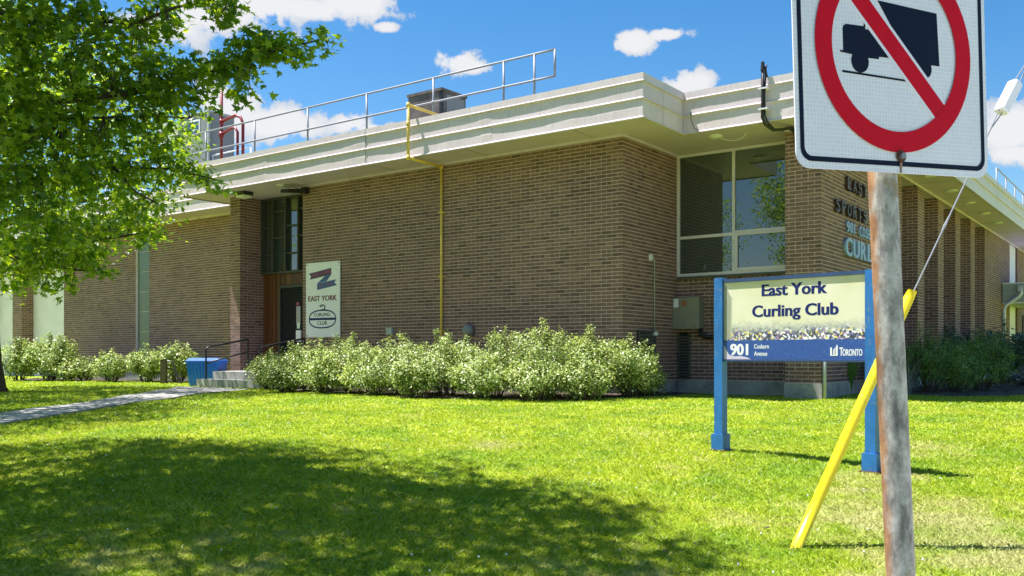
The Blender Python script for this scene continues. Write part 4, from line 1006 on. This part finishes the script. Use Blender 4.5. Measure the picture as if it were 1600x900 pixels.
# ------------------------------------------------------------------ steps, rails, bin and small things by the entrance
def entrance():
    t = Thing('entrance_steps', 'grey concrete steps and landing leading to the dark entrance door', 'steps', (-9.4, -1.4, -.74))
    t.part('step', MB().box(-10.38, -8.16, -1.42, -1.08, -.95, -.535), M['concrete'])
    t.part('step', MB().box(-10.22, -8.16, -1.10, -.76, -.95, LZ-.001), M['concrete'])
    t.part('landing', MB().box(-10.66, -8.16, -.76, .72, -.95, LZ), M['concrete'])
    def hr(x, label, z0a, ya=-1.37, yb=-.21):
        t = Thing('handrail', label, 'handrail', (x, ya, z0a), 'L', 'handrails of the entrance steps')
        t.part('post', MB().tube([(x, ya, z0a), (x, ya, .12)], .021, 8), M['black']); t.part('post', MB().tube([(x, yb, LZ), (x, yb, .40)], .024, 8), M['black'])
        t.part('top_rail', MB().tube([(x, ya, .12), (x, ya+.02, .17), (x, ya+.07, .20), (x, yb, .398)], .022, 8), M['black'], smooth=True)
        t.part('lower_rail', MB().tube([(x, ya, -.17), (x, yb, .10)], .018, 8), M['black'], smooth=True)
    hr(-10.1, 'black pipe handrail left of the entrance steps beside the blue bin', -.54); hr(-8.32, 'black pipe handrail right of the steps behind the shrubs', -.54, -1.25, .0)
    # blue bin
    c = Vector((-7.33, 22.15)); g = float(gz(*c)); t = Thing('recycling_bin', 'bright blue ribbed plastic bin with pale lid left of the steps', 'bin', (c.x, c.y, g), 'W')
    def fr(mb, w0, d0, w1, d1, z0, z1):
        return mb.add([(c.x-w0, c.y-d0, z0), (c.x+w0, c.y-d0, z0), (c.x+w0, c.y+d0, z0), (c.x-w0, c.y+d0, z0), (c.x-w1, c.y-d1, z1), (c.x+w1, c.y-d1, z1), (c.x+w1, c.y+d1, z1), (c.x-w1, c.y+d1, z1)], [(0,3,2,1),(4,5,6,7),(0,1,5,4),(1,2,6,5),(2,3,7,6),(3,0,4,7)])
    body = t.part('body', fr(MB(), .33, .26, .39, .33, g, g+.58), M['bin'])
    for k in range(9):
        u = -.29+.0725*k; mb = MB(); u1 = u*1.18
        mb.add([(c.x+u-.014, c.y-.275, g+.02), (c.x+u+.014, c.y-.275, g+.02), (c.x+u1+.014, c.y-.343, g+.52), (c.x+u1-.014, c.y-.343, g+.52), (c.x+u-.014, c.y-.255, g+.02), (c.x+u+.014, c.y-.255, g+.02), (c.x+u1+.014, c.y-.32, g+.52), (c.x+u1-.014, c.y-.32, g+.52)], [(0,1,2,3),(0,4,5,1),(1,5,6,2),(2,6,7,3),(3,7,4,0)])
        t.part('rib', mb, M['bin'], parent=body)
    fr(mb := MB(), .415, .355, .415, .355, g+.56, g+.60); t.part('rim', mb, M['bin'])
    t.part('lid', fr(MB(), .40, .34, .34, .26, g+.601, g+.67), M['binlid'])
    # short wooden post and the little bent frame next to it
    p = (-9.03, 23.9); g = float(gz(*p)); t = Thing('short_post', 'short weathered square post standing left of the blue bin', 'post', (p[0], p[1], g), 'W')
    t.part('shaft', MB().box(p[0]-.07, p[0]+.07, p[1]-.07, p[1]+.07, g, g+.61), M['wood_grey']); t.part('cap', MB().box(p[0]-.08, p[0]+.08, p[1]-.08, p[1]+.08, g+.61, g+.635), M['wood_grey'])
    t = Thing('bike_rack', 'thin dark sloping metal rack between the short post and the blue bin', 'rack', (-8.8, 23.9, g), 'W')
    t.part('frame', MB().tube([(-8.95, 23.9, g+.6), (-8.80, 23.85, g+.58), (-8.48, 23.65, g+.02)], .018, 6), M['black']); t.part('frame', MB().tube([(-8.95, 23.9, g+.40), (-8.82, 24.0, g+.36), (-8.60, 23.9, g+.02)], .018, 6), M['black'])
entrance()

# ------------------------------------------------------------------ vegetation
def leaf_shape(kind):
    if kind == 'maple':
        pts = [(0, 0), (.18, .10), (.46, .02), (.30, .26), (.52, .52), (.20, .46), (.13, .70), (0, 1.0), (-.13, .70), (-.20, .46), (-.52, .52), (-.30, .26), (-.46, .02), (-.18, .10)]
    elif kind == 'maple_far': pts = [(0, 0), (.5, .3), (.16, .42), (0, 1), (-.16, .42), (-.5, .3)]
    elif kind == 'oval': pts = [(0, 0), (.27, .4), (0, 1), (-.27, .4)]
    else: pts = [(0, 0), (.13, .45), (0, 1), (-.13, .45)]
    return np.array(pts)
def leaves(C, size, kind, tilt=.8, droop=0.0, up=None, fold=.12):
    """leaf polygons at points C (n,3)"""
    n = len(C); S = leaf_shape(kind); k = len(S)
    nz = rng.normal(size=(n, 3))*tilt+np.array([0, 0, 1.0])
    if up is not None: nz = nz+up
    nz /= np.linalg.norm(nz, axis=1, keepdims=True)
    a = rng.normal(size=(n, 3)); a[:, 2] -= droop; a -= nz*(a*nz).sum(1, keepdims=True); a /= np.linalg.norm(a, axis=1, keepdims=True)
    b = np.cross(nz, a); s = size*rng.uniform(.65, 1.2, n)
    V = C[:, None, :]+(b[:, None, :]*S[None, :, 0:1]+a[:, None, :]*S[None, :, 1:2]-nz[:, None, :]*(np.abs(S[None, :, 0:1])*fold*2+ (S[None, :, 1:2]**2)*fold))*s[:, None, None]
    return V
def near_tree():
    tx, ty = -6.6, 6.0; tg = float(gz(tx, ty))
    t = Thing('maple_tree', 'near maple tree with drooping leafy branches filling the upper left', 'tree', (tx, ty, tg), 'W')
    BL = [(-1.45, 7.1, 2.42, 0.1, 0.08), (-1.63, 7.1, 2.37, 0.14, 0.1), (-1.84, 7.2, 2.42, 0.15, 0.13), (-2.0, 7.2, 2.4, 0.15, 0.16), (-2.17, 7.3, 2.31, 0.18, 0.15), (-2.36, 7.4, 2.28, 0.19, 0.14), (-2.58, 7.5, 2.27, 0.2, 0.15), (-2.81, 7.6, 2.26, 0.22, 0.18), (-3.07, 7.7, 2.3, 0.24, 0.24), (-2.12, 7.2, 2.07, 0.12, 0.07), (-2.02, 7.2, 2.47, 0.08, 0.07), (-2.9, 7.6, 2.83, 0.19, 0.15), (-2.77, 7.5, 2.65, 0.12, 0.08), (-3.17, 7.8, 2.71, 0.23, 0.26), (-2.27, 7.2, 2.76, 0.19, 0.05), (-2.19, 7.2, 2.72, 0.07, 0.05), (-2.41, 7.2, 2.77, 0.15, 0.04), (-2.25, 7.2, 2.63, 0.04, 0.03), (-3.34, 7.4, 2.63, 0.31, 0.31), (-3.55, 7.0, 2.48, 0.34, 0.29), (-3.73, 6.8, 2.34, 0.28, 0.38), (-3.47, 7.8, 2.31, 0.32, 0.27), (-3.6, 7.2, 2.08, 0.35, 0.3), (-3.84, 7, 1.88, 0.29, 0.34), (-2.69, 7.6, 2.09, 0.18, 0.1), (-3.06, 7.8, 2.04, 0.24, 0.2), (-3.41, 7.8, 1.87, 0.32, 0.24), (-3.65, 7.4, 1.73, 0.36, 0.26), (-3.92, 7.2, 1.58, 0.3, 0.3), (-3.06, 8.2, 1.83, 0.22, 0.16), (-3.27, 8.2, 1.67, 0.31, 0.18), (-2.86, 8.2, 1.64, 0.18, 0.1), (-2.65, 8.2, 1.55, 0.14, 0.05), (-3.56, 8, 1.53, 0.33, 0.2), (-3.75, 7.6, 1.4, 0.32, 0.24), (-4.01, 7.4, 1.26, 0.26, 0.26), (-3.55, 8.6, 1.43, 0.25, 0.1), (-3.34, 8.6, 1.42, 0.12, 0.05), (-3.8, 8.8, 1.29, 0.32, 0.13), (-3.45, 8.6, 1.16, 0.16, 0.05), (-3.87, 8.2, 1.17, 0.34, 0.18), (-4.06, 7.8, 1.01, 0.32, 0.22), (-3.97, 8.6, 0.93, 0.19, 0.08), (-3.85, 8.6, 0.78, 0.11, 0.05), (-4.18, 8.6, 0.9, 0.3, 0.19), (-4.21, 8.2, 0.77, 0.31, 0.17), (-4.24, 8.6, 0.66, 0.19, 0.08), (-4.34, 8, 0.7, 0.17, 0.1), (-4.41, 9.2, 1.16, 0.32, 0.19)]
    # trunk and limbs
    t.part('trunk', MB().tube([(tx, ty, tg-.1), (tx, ty, tg+.25), (tx+.03, ty, tg+1.4), (tx+.05, ty+.02, 1.0), (tx-.02, ty, 3.0), (tx+.05, ty-.1, 5.5), (tx, ty, 8.2)], [.36, .27, .23, .21, .16, .10, .04], 12), M['bark'], smooth=True)
    limbs = [[(tx, ty, 1.3), (-5.2, 6.9, 1.75), (-4.2, 7.5, 2.0), (-3.0, 7.7, 2.22), (-2.3, 7.35, 2.30), (-1.8, 7.15, 2.38), (-1.42, 7.08, 2.44)],
             [(tx, ty, 1.9), (-5.2, 6.8, 2.6), (-4.0, 7.3, 2.72), (-3.1, 7.6, 2.74), (-2.7, 7.4, 2.80), (-2.2, 7.2, 2.78)],
             [(tx, ty, .9), (-5.3, 7.1, 1.2), (-4.2, 7.8, 1.6), (-3.5, 8.1, 1.66), (-3.0, 8.2, 1.66), (-2.6, 8.22, 1.56)],
             [(tx, ty, .7), (-5.6, 7.4, .9), (-4.8, 8.2, 1.0), (-4.1, 8.6, 1.05), (-3.6, 8.6, 1.12), (-3.4, 8.6, 1.16)],
             [(-4.2, 7.5, 2.0), (-3.7, 7.6, 1.95), (-3.1, 7.75, 2.02), (-2.65, 7.6, 1.96)],
             [(-4.8, 8.2, 1.0), (-4.4, 8.4, .85), (-4.05, 8.55, .8), (-3.85, 8.6, .78)],
             [(-3.5, 8.1, 1.66), (-3.45, 8.45, 1.5), (-3.3, 8.6, 1.42)]]
    lm = MB(); samples = []
    for L in limbs:
        n = len(L); base = .036 if len(L) > 4 else .014
        lm.tube(L, [base*(1-i/(n-1))**1.2+.005 for i in range(n)], 7)
        for a, b in zip(L[1:-1], L[2:]):
            for q in range(4): samples.append(Vector(a).lerp(Vector(b), q/4))
        samples.append(Vector(L[-1]))
    # off-frame limbs that carry the rest of the crown
    for k in range(13):
        a = random.uniform(0, 2*math.pi); z = 1.8+k*.45; r = random.uniform(2.6, 4.0)*(1-.5*max(0, (z-4)/5))
        p = [(tx, ty, z), (tx+math.cos(a)*r*.5, ty+math.sin(a)*r*.5, z+.9), (tx+math.cos(a)*r, ty+math.sin(a)*r, z+1.5)]
        if abs(p[2][0]) < p[2][1]*.56 and p[2][2] < .39*p[2][1]: continue
        lm.tube(p, [.08, .05, .015], 7)
    t.part('limb', lm, M['bark'], smooth=True)
    C = []; tw = MB()
    for x, y, z, rx, rz in BL:
        ncl = max(8, int((56 if x > -3.0 else 43)*rx*rz/.06))
        for _ in range(ncl):
            while True:
                q = rng.uniform(-1, 1, 3)
                if (q**2).sum() < 1: break
            p = Vector((x+q[0]*rx, y+q[1]*max(.16, rx*1.1), z+q[2]*rz))
            near = min(samples, key=lambda s: (s-p).length)
            if random.random() < .45: tw.tube([near, near.lerp(p, .6)+Vector((0, 0, .02)), p], [.006, .004, .002], 3, cap=False)
            m_ = rng.integers(5, 9); C.append(np.array(p)+rng.normal(size=(m_, 3))*[.055, .055, .038])
    C = np.concatenate(C)
    t.part('twig', tw, M['bark'], kind='stuff')
    t.part_np('foliage', leaves(C, .072, 'maple', .75, .8), M['maple'], kind='stuff')
    # the crown above and beside the frame
    C2 = []
    n = 0
    while n < 6200:
        q = rng.uniform(-1, 1, 3); r = np.sqrt((q**2).sum())
        if r > 1 or r < .45: continue
        p = np.array([tx+.55+q[0]*4.5, ty-1.35+q[1]*5.1, 5.3+q[2]*3.9])
        if p[2] < 2.0 and r > .0 and p[0] > -5.5: continue
        if p[1] > .4:
            px, py = 800+1440*p[0]/p[1], 556-1440*p[2]/p[1]
            if px > -25 and py > -25: continue
        lump = math.sin(p[0]*2.3+1)+math.sin(p[1]*2.1)+math.sin(p[2]*2.7)
        if lump < -.9: continue
        C2.append(p+rng.normal(size=(9, 3))*[.16, .16, .10]); n += 1
    C2 = np.concatenate(C2)
    py = 556-1440*C2[:, 2]/np.maximum(C2[:, 1], .05); px = 800+1440*C2[:, 0]/np.maximum(C2[:, 1], .05)
    C2 = C2[~((C2[:, 1] > .3) & (px > -10) & (py > -12))]
    t.part_np('foliage', leaves(C2, .125, 'maple_far', .8, .6), M['maple'], kind='stuff')
near_tree()
def far_tree(x, y, h, cr, cz, name, label, n=1500, s=.12, trunk_r=.29, squash=.75, lean=(-.15, 0), keep=None):
    g = float(gz(x, y)); t = Thing(name, label, 'tree', (x, y, g), 'W')
    t.part('trunk', MB().tube([(x, y, g-.1), (x, y, g+.12), (x-.02, y, g+.6), (x+lean[0]*.5, y, g+1.6), (x+lean[0], y, cz), (x, y, cz+cr*.8)], [trunk_r*1.6, trunk_r*1.15, trunk_r*.95, trunk_r*.85, trunk_r*.6, .04], 14), M['bark'], smooth=True)
    lm = MB(); ends = []
    for k in range(16):
        a = k*2.4+random.uniform(-.3, .3); z = cz-cr*squash*.6+k*cr*squash*.09; r = cr*random.uniform(.55, .9)
        p = [(x+lean[0], y, z), (x+math.cos(a)*r*.5, y+math.sin(a)*r*.5, z+.5), (x+math.cos(a)*r, y+math.sin(a)*r, z+.7)]
        lm.tube(p, [.09, .05, .02], 6); ends.append(Vector(p[2])); ends.append(Vector(p[1]))
    t.part('limb', lm, M['bark'], smooth=True)
    C = []
    while len(C) < n:
        q = rng.uniform(-1, 1, 3); r = np.sqrt((q**2).sum())
        if r > 1 or r < .35: continue
        p = np.array([x+q[0]*cr, y+q[1]*cr, cz+q[2]*cr*squash])
        if math.sin(p[0]*1.9+x)+math.sin(p[1]*2.2)+math.sin(p[2]*2.6) < -.7: continue
        C.append(p+rng.normal(size=(12, 3))*[.2, .2, .12])
    C = np.concatenate(C)
    t.part_np('foliage', leaves(C, s, 'maple_far', .8, .5), M['maple'], kind='stuff')
far_tree(-9.5, 12.4, 9, 3.1, 4.0, 'maple_tree', 'added maple tree left of the path, mostly out of frame, that dapples it with shade', 1500, .11, .2)  # extra tree, mostly out of frame, added to throw dappled shade on the path
far_tree(-10.25, 18.0, 9, 4.0, 4.2, 'maple_tree', 'maple tree with its dark trunk at the left edge beyond the path', 1500, .13)

def shrub(x, y, h, r, name, label, m, n, size, group=None, kind='oval', squash=.8, tips=7, cat='shrub'):
    g = float(gz(x, y)); t = Thing(name, label, cat, (x, y, g), 'W', group)
    st = MB(); C = []
    tipsl = []
    for k in range(tips*3):
        a = random.uniform(0, 2*math.pi); rr = r*math.sqrt(random.random())*1.05; top = h*(1-.38*(rr/r)**2)*random.uniform(.74, 1.08)
        if k == 0: rr, top = 0, h
        p = Vector((x+math.cos(a)*rr, y+math.sin(a)*rr, g+top)); st.tube([(x+math.cos(a)*.1, y+math.sin(a)*.1, g), Vector((x, y, g)).lerp(p, .55)+Vector((math.cos(a)*.05, math.sin(a)*.05, 0)), p], [.012, .008, .004], 4, cap=False)
        tipsl.append(p)
    t.part('stem', st, M['bark'])
    P = []
    # shoots: leaves along the upper part of each stem, plus a rounded body
    for p in tipsl:
        for q in range(int(n*.62/len(tipsl))):
            u = random.uniform(.35, 1.0); c = Vector((x, y, g)).lerp(p, u)+Vector((0, 0, 0)); s = .028+.11*(1-u)
            P.append((c.x+random.gauss(0, s), c.y+random.gauss(0, s), c.z+random.gauss(0, s*.8)))
    k = 0
    lob = [random.uniform(0, 6.28) for _ in range(3)]
    cent = [(Vector((random.gauss(0, 1), random.gauss(0, 1), random.gauss(0, .8)+.15))).normalized() for _ in range(22)]
    while k < n*.38:
        d = random.choice(cent)+Vector((random.gauss(0, .28), random.gauss(0, .28), random.gauss(0, .28)))
        rad = random.uniform(.66, .95) if random.random() < .75 else random.uniform(.3, .8)
        d = d.normalized(); ga = math.atan2(d.y, d.x); d = d*rad*(.95+.13*math.sin(2*ga+lob[0])+.10*math.sin(5*ga+lob[1]+2.5*d.z)+.07*math.sin(9*d.z+3*ga+lob[2]))
        z = g+h*.5*(1+d.z*.96)*.93
        if z < g+.03: continue
        P.append((x+d.x*r*1.05, y+d.y*r*1.05, z)); k += 1
    P = np.array(P); out = P-np.array([x, y, g+h*.4]); out /= np.linalg.norm(out, axis=1, keepdims=True)
    t.part_np('foliage', leaves(P, size, kind, .7, .1, up=out*.9, fold=.1), m, kind='stuff')
    return t
G1 = 'pale green shrubs along the front brick wall'
S1 = [(-4.95, 19.0, .86, .50, 'low pale shrub at the left end of the front row beside the steps'),
      (-3.95, 18.0, 1.05, .62, 'pale green shrub in front of the entrance door'),
      (-2.95, 17.15, 1.12, .64, 'pale green shrub directly below the white club board'),
      (-1.98, 16.55, 1.13, .62, 'pale green shrub left of the yellow pipe'),
      (-1.12, 16.1, 1.15, .62, 'pale green shrub standing in front of the yellow pipe'),
      (-.31, 15.85, 1.20, .62, 'pale green shrub in front of the round gas meter cover'),
      (.52, 15.65, 1.34, .66, 'tallest pale green shrub of the front row'),
      (1.32, 15.5, 1.22, .60, 'pale green shrub near the front brick corner'),
      (1.98, 15.55, 1.08, .50, 'pale green shrub at the brick corner next to the louvre vent'),
      (2.36, 15.95, .60, .33, 'small drooping shrub at the right end of the front row')]
for x, y, h, r, lb in S1: shrub(x, y, h, r*1.12, 'shrub', lb, M['shrub'], int(10500*r*h/.66), .047, G1)
S1b = [(-1.55, 15.55, .80, .50, 'low pale shrub at the front edge of the bed left of centre'), (-.55, 15.15, .78, .52, 'low pale shrub at the front edge in the middle of the row'), (.35, 14.95, .80, .50, 'low pale shrub in front of the tallest shrub'), (1.15, 14.85, .74, .46, 'low pale shrub at the front right of the row'), (-2.45, 16.15, .78, .5, 'low pale shrub at the front edge right of the club board'), (-3.4, 16.95, .74, .5, 'low pale shrub in front below the club board'), (-4.35, 17.85, .70, .48, 'low pale shrub in front near the left end of the row')]
for x, y, h, r, lb in S1b: shrub(x, y, h, r*1.12, 'shrub', lb, M['shrub'], int(10500*r*h/.66), .047, G1)
G2 = 'pale green shrubs along the left wing'
for x, y, h, r, lb in [(-11.72, 25.3, .78, .50, 'small loose pale shrub left of the green glass strip'), (-10.85, 25.0, .92, .58, 'pale shrub below the green glass strip'), (-9.87, 24.9, 1.06, .62, 'pale shrub left of the short weathered post'), (-8.95, 24.7, 1.12, .60, 'pale shrub behind the short weathered post'),
                       (-13.75, 25.7, 1.22, .60, 'pale shrub at the far left beside the tree trunk'), (-12.75, 25.4, 1.36, .76, 'large round pale shrub in front of the white wall panel'), (-12.0, 24.9, .6, .4, 'low pale shrub right of the large round shrub')]:
    shrub(x, y, h, r, 'shrub', lb, M['shrub'], int(4600*r*h/.6), .07, G2)
for x, y, h, r, lb in [(7.05, 17.3, 1.15, .50, 'dark green yew mostly behind the rusty post'), (7.75, 17.1, 1.30, .62, 'dark green yew just right of the rusty post'), (8.45, 17.6, 1.08, .55, 'lower dark green yew between its two taller neighbours'), (9.35, 18.4, 1.26, .72, 'rounded yew at the right edge of the bed')]:
    shrub(x, y, h, r, 'yew_shrub', lb, M['yew'], int(9000*r*h), .062, 'yews beside the right wall', 'needle')
for x, y, h, r, lb in [(11.2, 23.4, 1.50, .95, 'dark bushy shrub against the brick fins behind the yews'), (12.5, 23.4, 1.66, .95, 'tall dark shrub under the grey canopy'), (13.7, 24.2, 1.6, .9, 'dark shrub at the right edge of the picture')]:
    shrub(x, y, h, r, 'dark_shrub', lb, M['darkshrub'], int(3800*r*h), .09, 'dark shrubs in front of the fins')
shrub(11.6, 20.6, .45, .6, 'silver_plant', 'low silvery plant at the foot of the dark shrubs', M['greyplant'], 1600, .08, None, 'oval', cat='plant')
def blades(x, y, n, L, spread, label, m):
    g = float(gz(x, y)); t = Thing('ornamental_grass', label, 'plant', (x, y, g), 'W')
    mb = MB()
    for _ in range(n):
        a = random.uniform(0, 2*math.pi); l = L*random.uniform(.6, 1.05); s = spread*random.uniform(.2, 1)
        px, py = x+math.cos(a)*.06, y+math.sin(a)*.06; w = random.uniform(.005, .009); sx, sy = -math.sin(a)*w, math.cos(a)*w
        pts = [(px+math.cos(a)*s*u**2, py+math.sin(a)*s*u**2, g+l*(u-.38*s/spread*u**3)) for u in (0, .35, .7, 1)]
        o = len(mb.v)
        for i, p in enumerate(pts):
            k = (1, .9, .6, .1)[i]; mb.v += [(p[0]-sx*k, p[1]-sy*k, p[2]), (p[0]+sx*k, p[1]+sy*k, p[2])]
        mb.f += [(o+2*i, o+2*i+1, o+2*i+3, o+2*i+2) for i in range(3)]
    t.part('blade_tuft', mb, m, kind='stuff')
blades(6.15, 16.9, 260, 1.0, .35, 'upright green ornamental grass beside the brick pier behind the club sign', M['yew'])
blades(7.0, 16.3, 40, .85, .75, 'loose arching pale grass blades beside the rusty post', M['greyplant'])

# ------------------------------------------------------------------ lawn
def inside(P, poly):
    x, y = P[:, 0], P[:, 1]; c = np.zeros(len(P), bool); n = len(poly)
    for i in range(n):
        x0, y0 = poly[i]; x1, y1 = poly[(i+1) % n]
        cond = ((y0 > y) != (y1 > y)) & (x < (x1-x0)*(y-y0)/(y1-y0+1e-12)+x0); c ^= cond
    return c
def lawn():
    polys = [PATH_R+PATH_L[::-1]]+[[l2w(*p) for p in b] for b in BEDS_L]
    out = []
    for (y0, y1, dens, w, h) in ((4.5, 5.0, 4800, .0026, .036), (5.0, 7.0, 5200, .0026, .036), (7.0, 9.5, 3600, .0032, .036), (9.5, 13, 1700, .0045, .038), (13, 19, 750, .0070, .040), (19, 27, 300, .011, .045)):
        xl, xr = -.62*y1-1, .62*y1+1.5
        n = int((xr-xl)*(y1-y0)*dens); P = np.stack([rng.uniform(xl, xr, n), rng.uniform(y0, y1, n)], 1)
        P = P[(np.abs(P[:, 0]) < .60*P[:, 1]+.8) & (P[:, 1] > 4.52)]
        for pl in polys: P = P[~inside(P, pl)]
        a = P-np.array(C0); lx = a[:, 0]*UX.x+a[:, 1]*UX.y; ly = a[:, 0]*VX.x+a[:, 1]*VX.y
        bad = ((ly > -.02) & (lx < .0) & (lx > -8.4)) | ((ly > 2.15) & (lx < 2.42)) | ((ly > 1.38) & (lx > 2.39) & (lx < X1+.02)) | ((ly > 1.44) & (lx < 0)) | ((lx < -8.1) & (lx > -10.7) & (ly > -1.45)) | ((lx < X1) & (ly > 1.4))
        P = P[~bad]; n = len(P)
        z = gz(P[:, 0], P[:, 1]); th = rng.uniform(0, 2*np.pi, n); ln = h*rng.uniform(.55, 1.25, n); bend = ln*rng.uniform(.4, 1.35, n)
        th2 = rng.uniform(0, 2*np.pi, n); ww = w*rng.uniform(.7, 1.3, n)
        base = np.stack([P[:, 0], P[:, 1], z-.004], 1); s = np.stack([np.cos(th)*ww, np.sin(th)*ww, 0*th], 1); d = np.stack([np.cos(th2)*bend, np.sin(th2)*bend, 0*th], 1)
        mid = base+d*.35+np.stack([0*th, 0*th, ln*.52], 1); tip = base+d+np.stack([0*th, 0*th, ln*.72], 1)
        V = np.stack([base-s, base+s, mid+s*.8, tip, mid-s*.8], 1); out.append(V)
    V = np.concatenate(out)
    me = mk_np('lawn_grass', V, 5, M['grass']); o = bpy.data.objects.new('lawn_grass', me); COL.objects.link(o); o.location = (0, 0, EYE)
    o['kind'] = 'stuff'; o['label'] = 'short mown green lawn with dry straw patches'; o['category'] = 'grass'
lawn()
def lawn_litter():
    # small clover heads and fallen leaves scattered in the turf
    mb = MB()
    for _ in range(90):
        y = random.uniform(4.9, 13); x = random.uniform(-.55*y, .5*y)
        if (-7.4 < x < -5.5): continue
        z = float(gz(x, y))+.030; q = .006*random.uniform(.6, 1.3)
        mb.tube([(x, y, z-.006), (x, y, z), (x, y, z+.006)], [q*.6, q, q*.5], 5)
    o = solo('clover_flower', mb, M['ink_white'], 'tiny white clover heads dotted through the lawn', 'flower', kind='stuff')
    mb = MB()
    for _ in range(120):
        y = random.uniform(4.9, 14); x = random.uniform(-.55*y, .3*y)
        z = float(gz(x, y))+.034; a = random.uniform(0, 6.28); q = random.uniform(.012, .026)
        mb.add([(x+math.cos(a+k*1.5708)*q*(1, .5)[k % 2], y+math.sin(a+k*1.5708)*q*(1, .5)[k % 2], z+random.uniform(-.004, .006)) for k in range(4)], [(0, 1, 2, 3)])
    solo('fallen_leaf', mb, M['soil'], 'small brown leaf bits lying in the lawn', 'litter', kind='stuff')
lawn_litter()
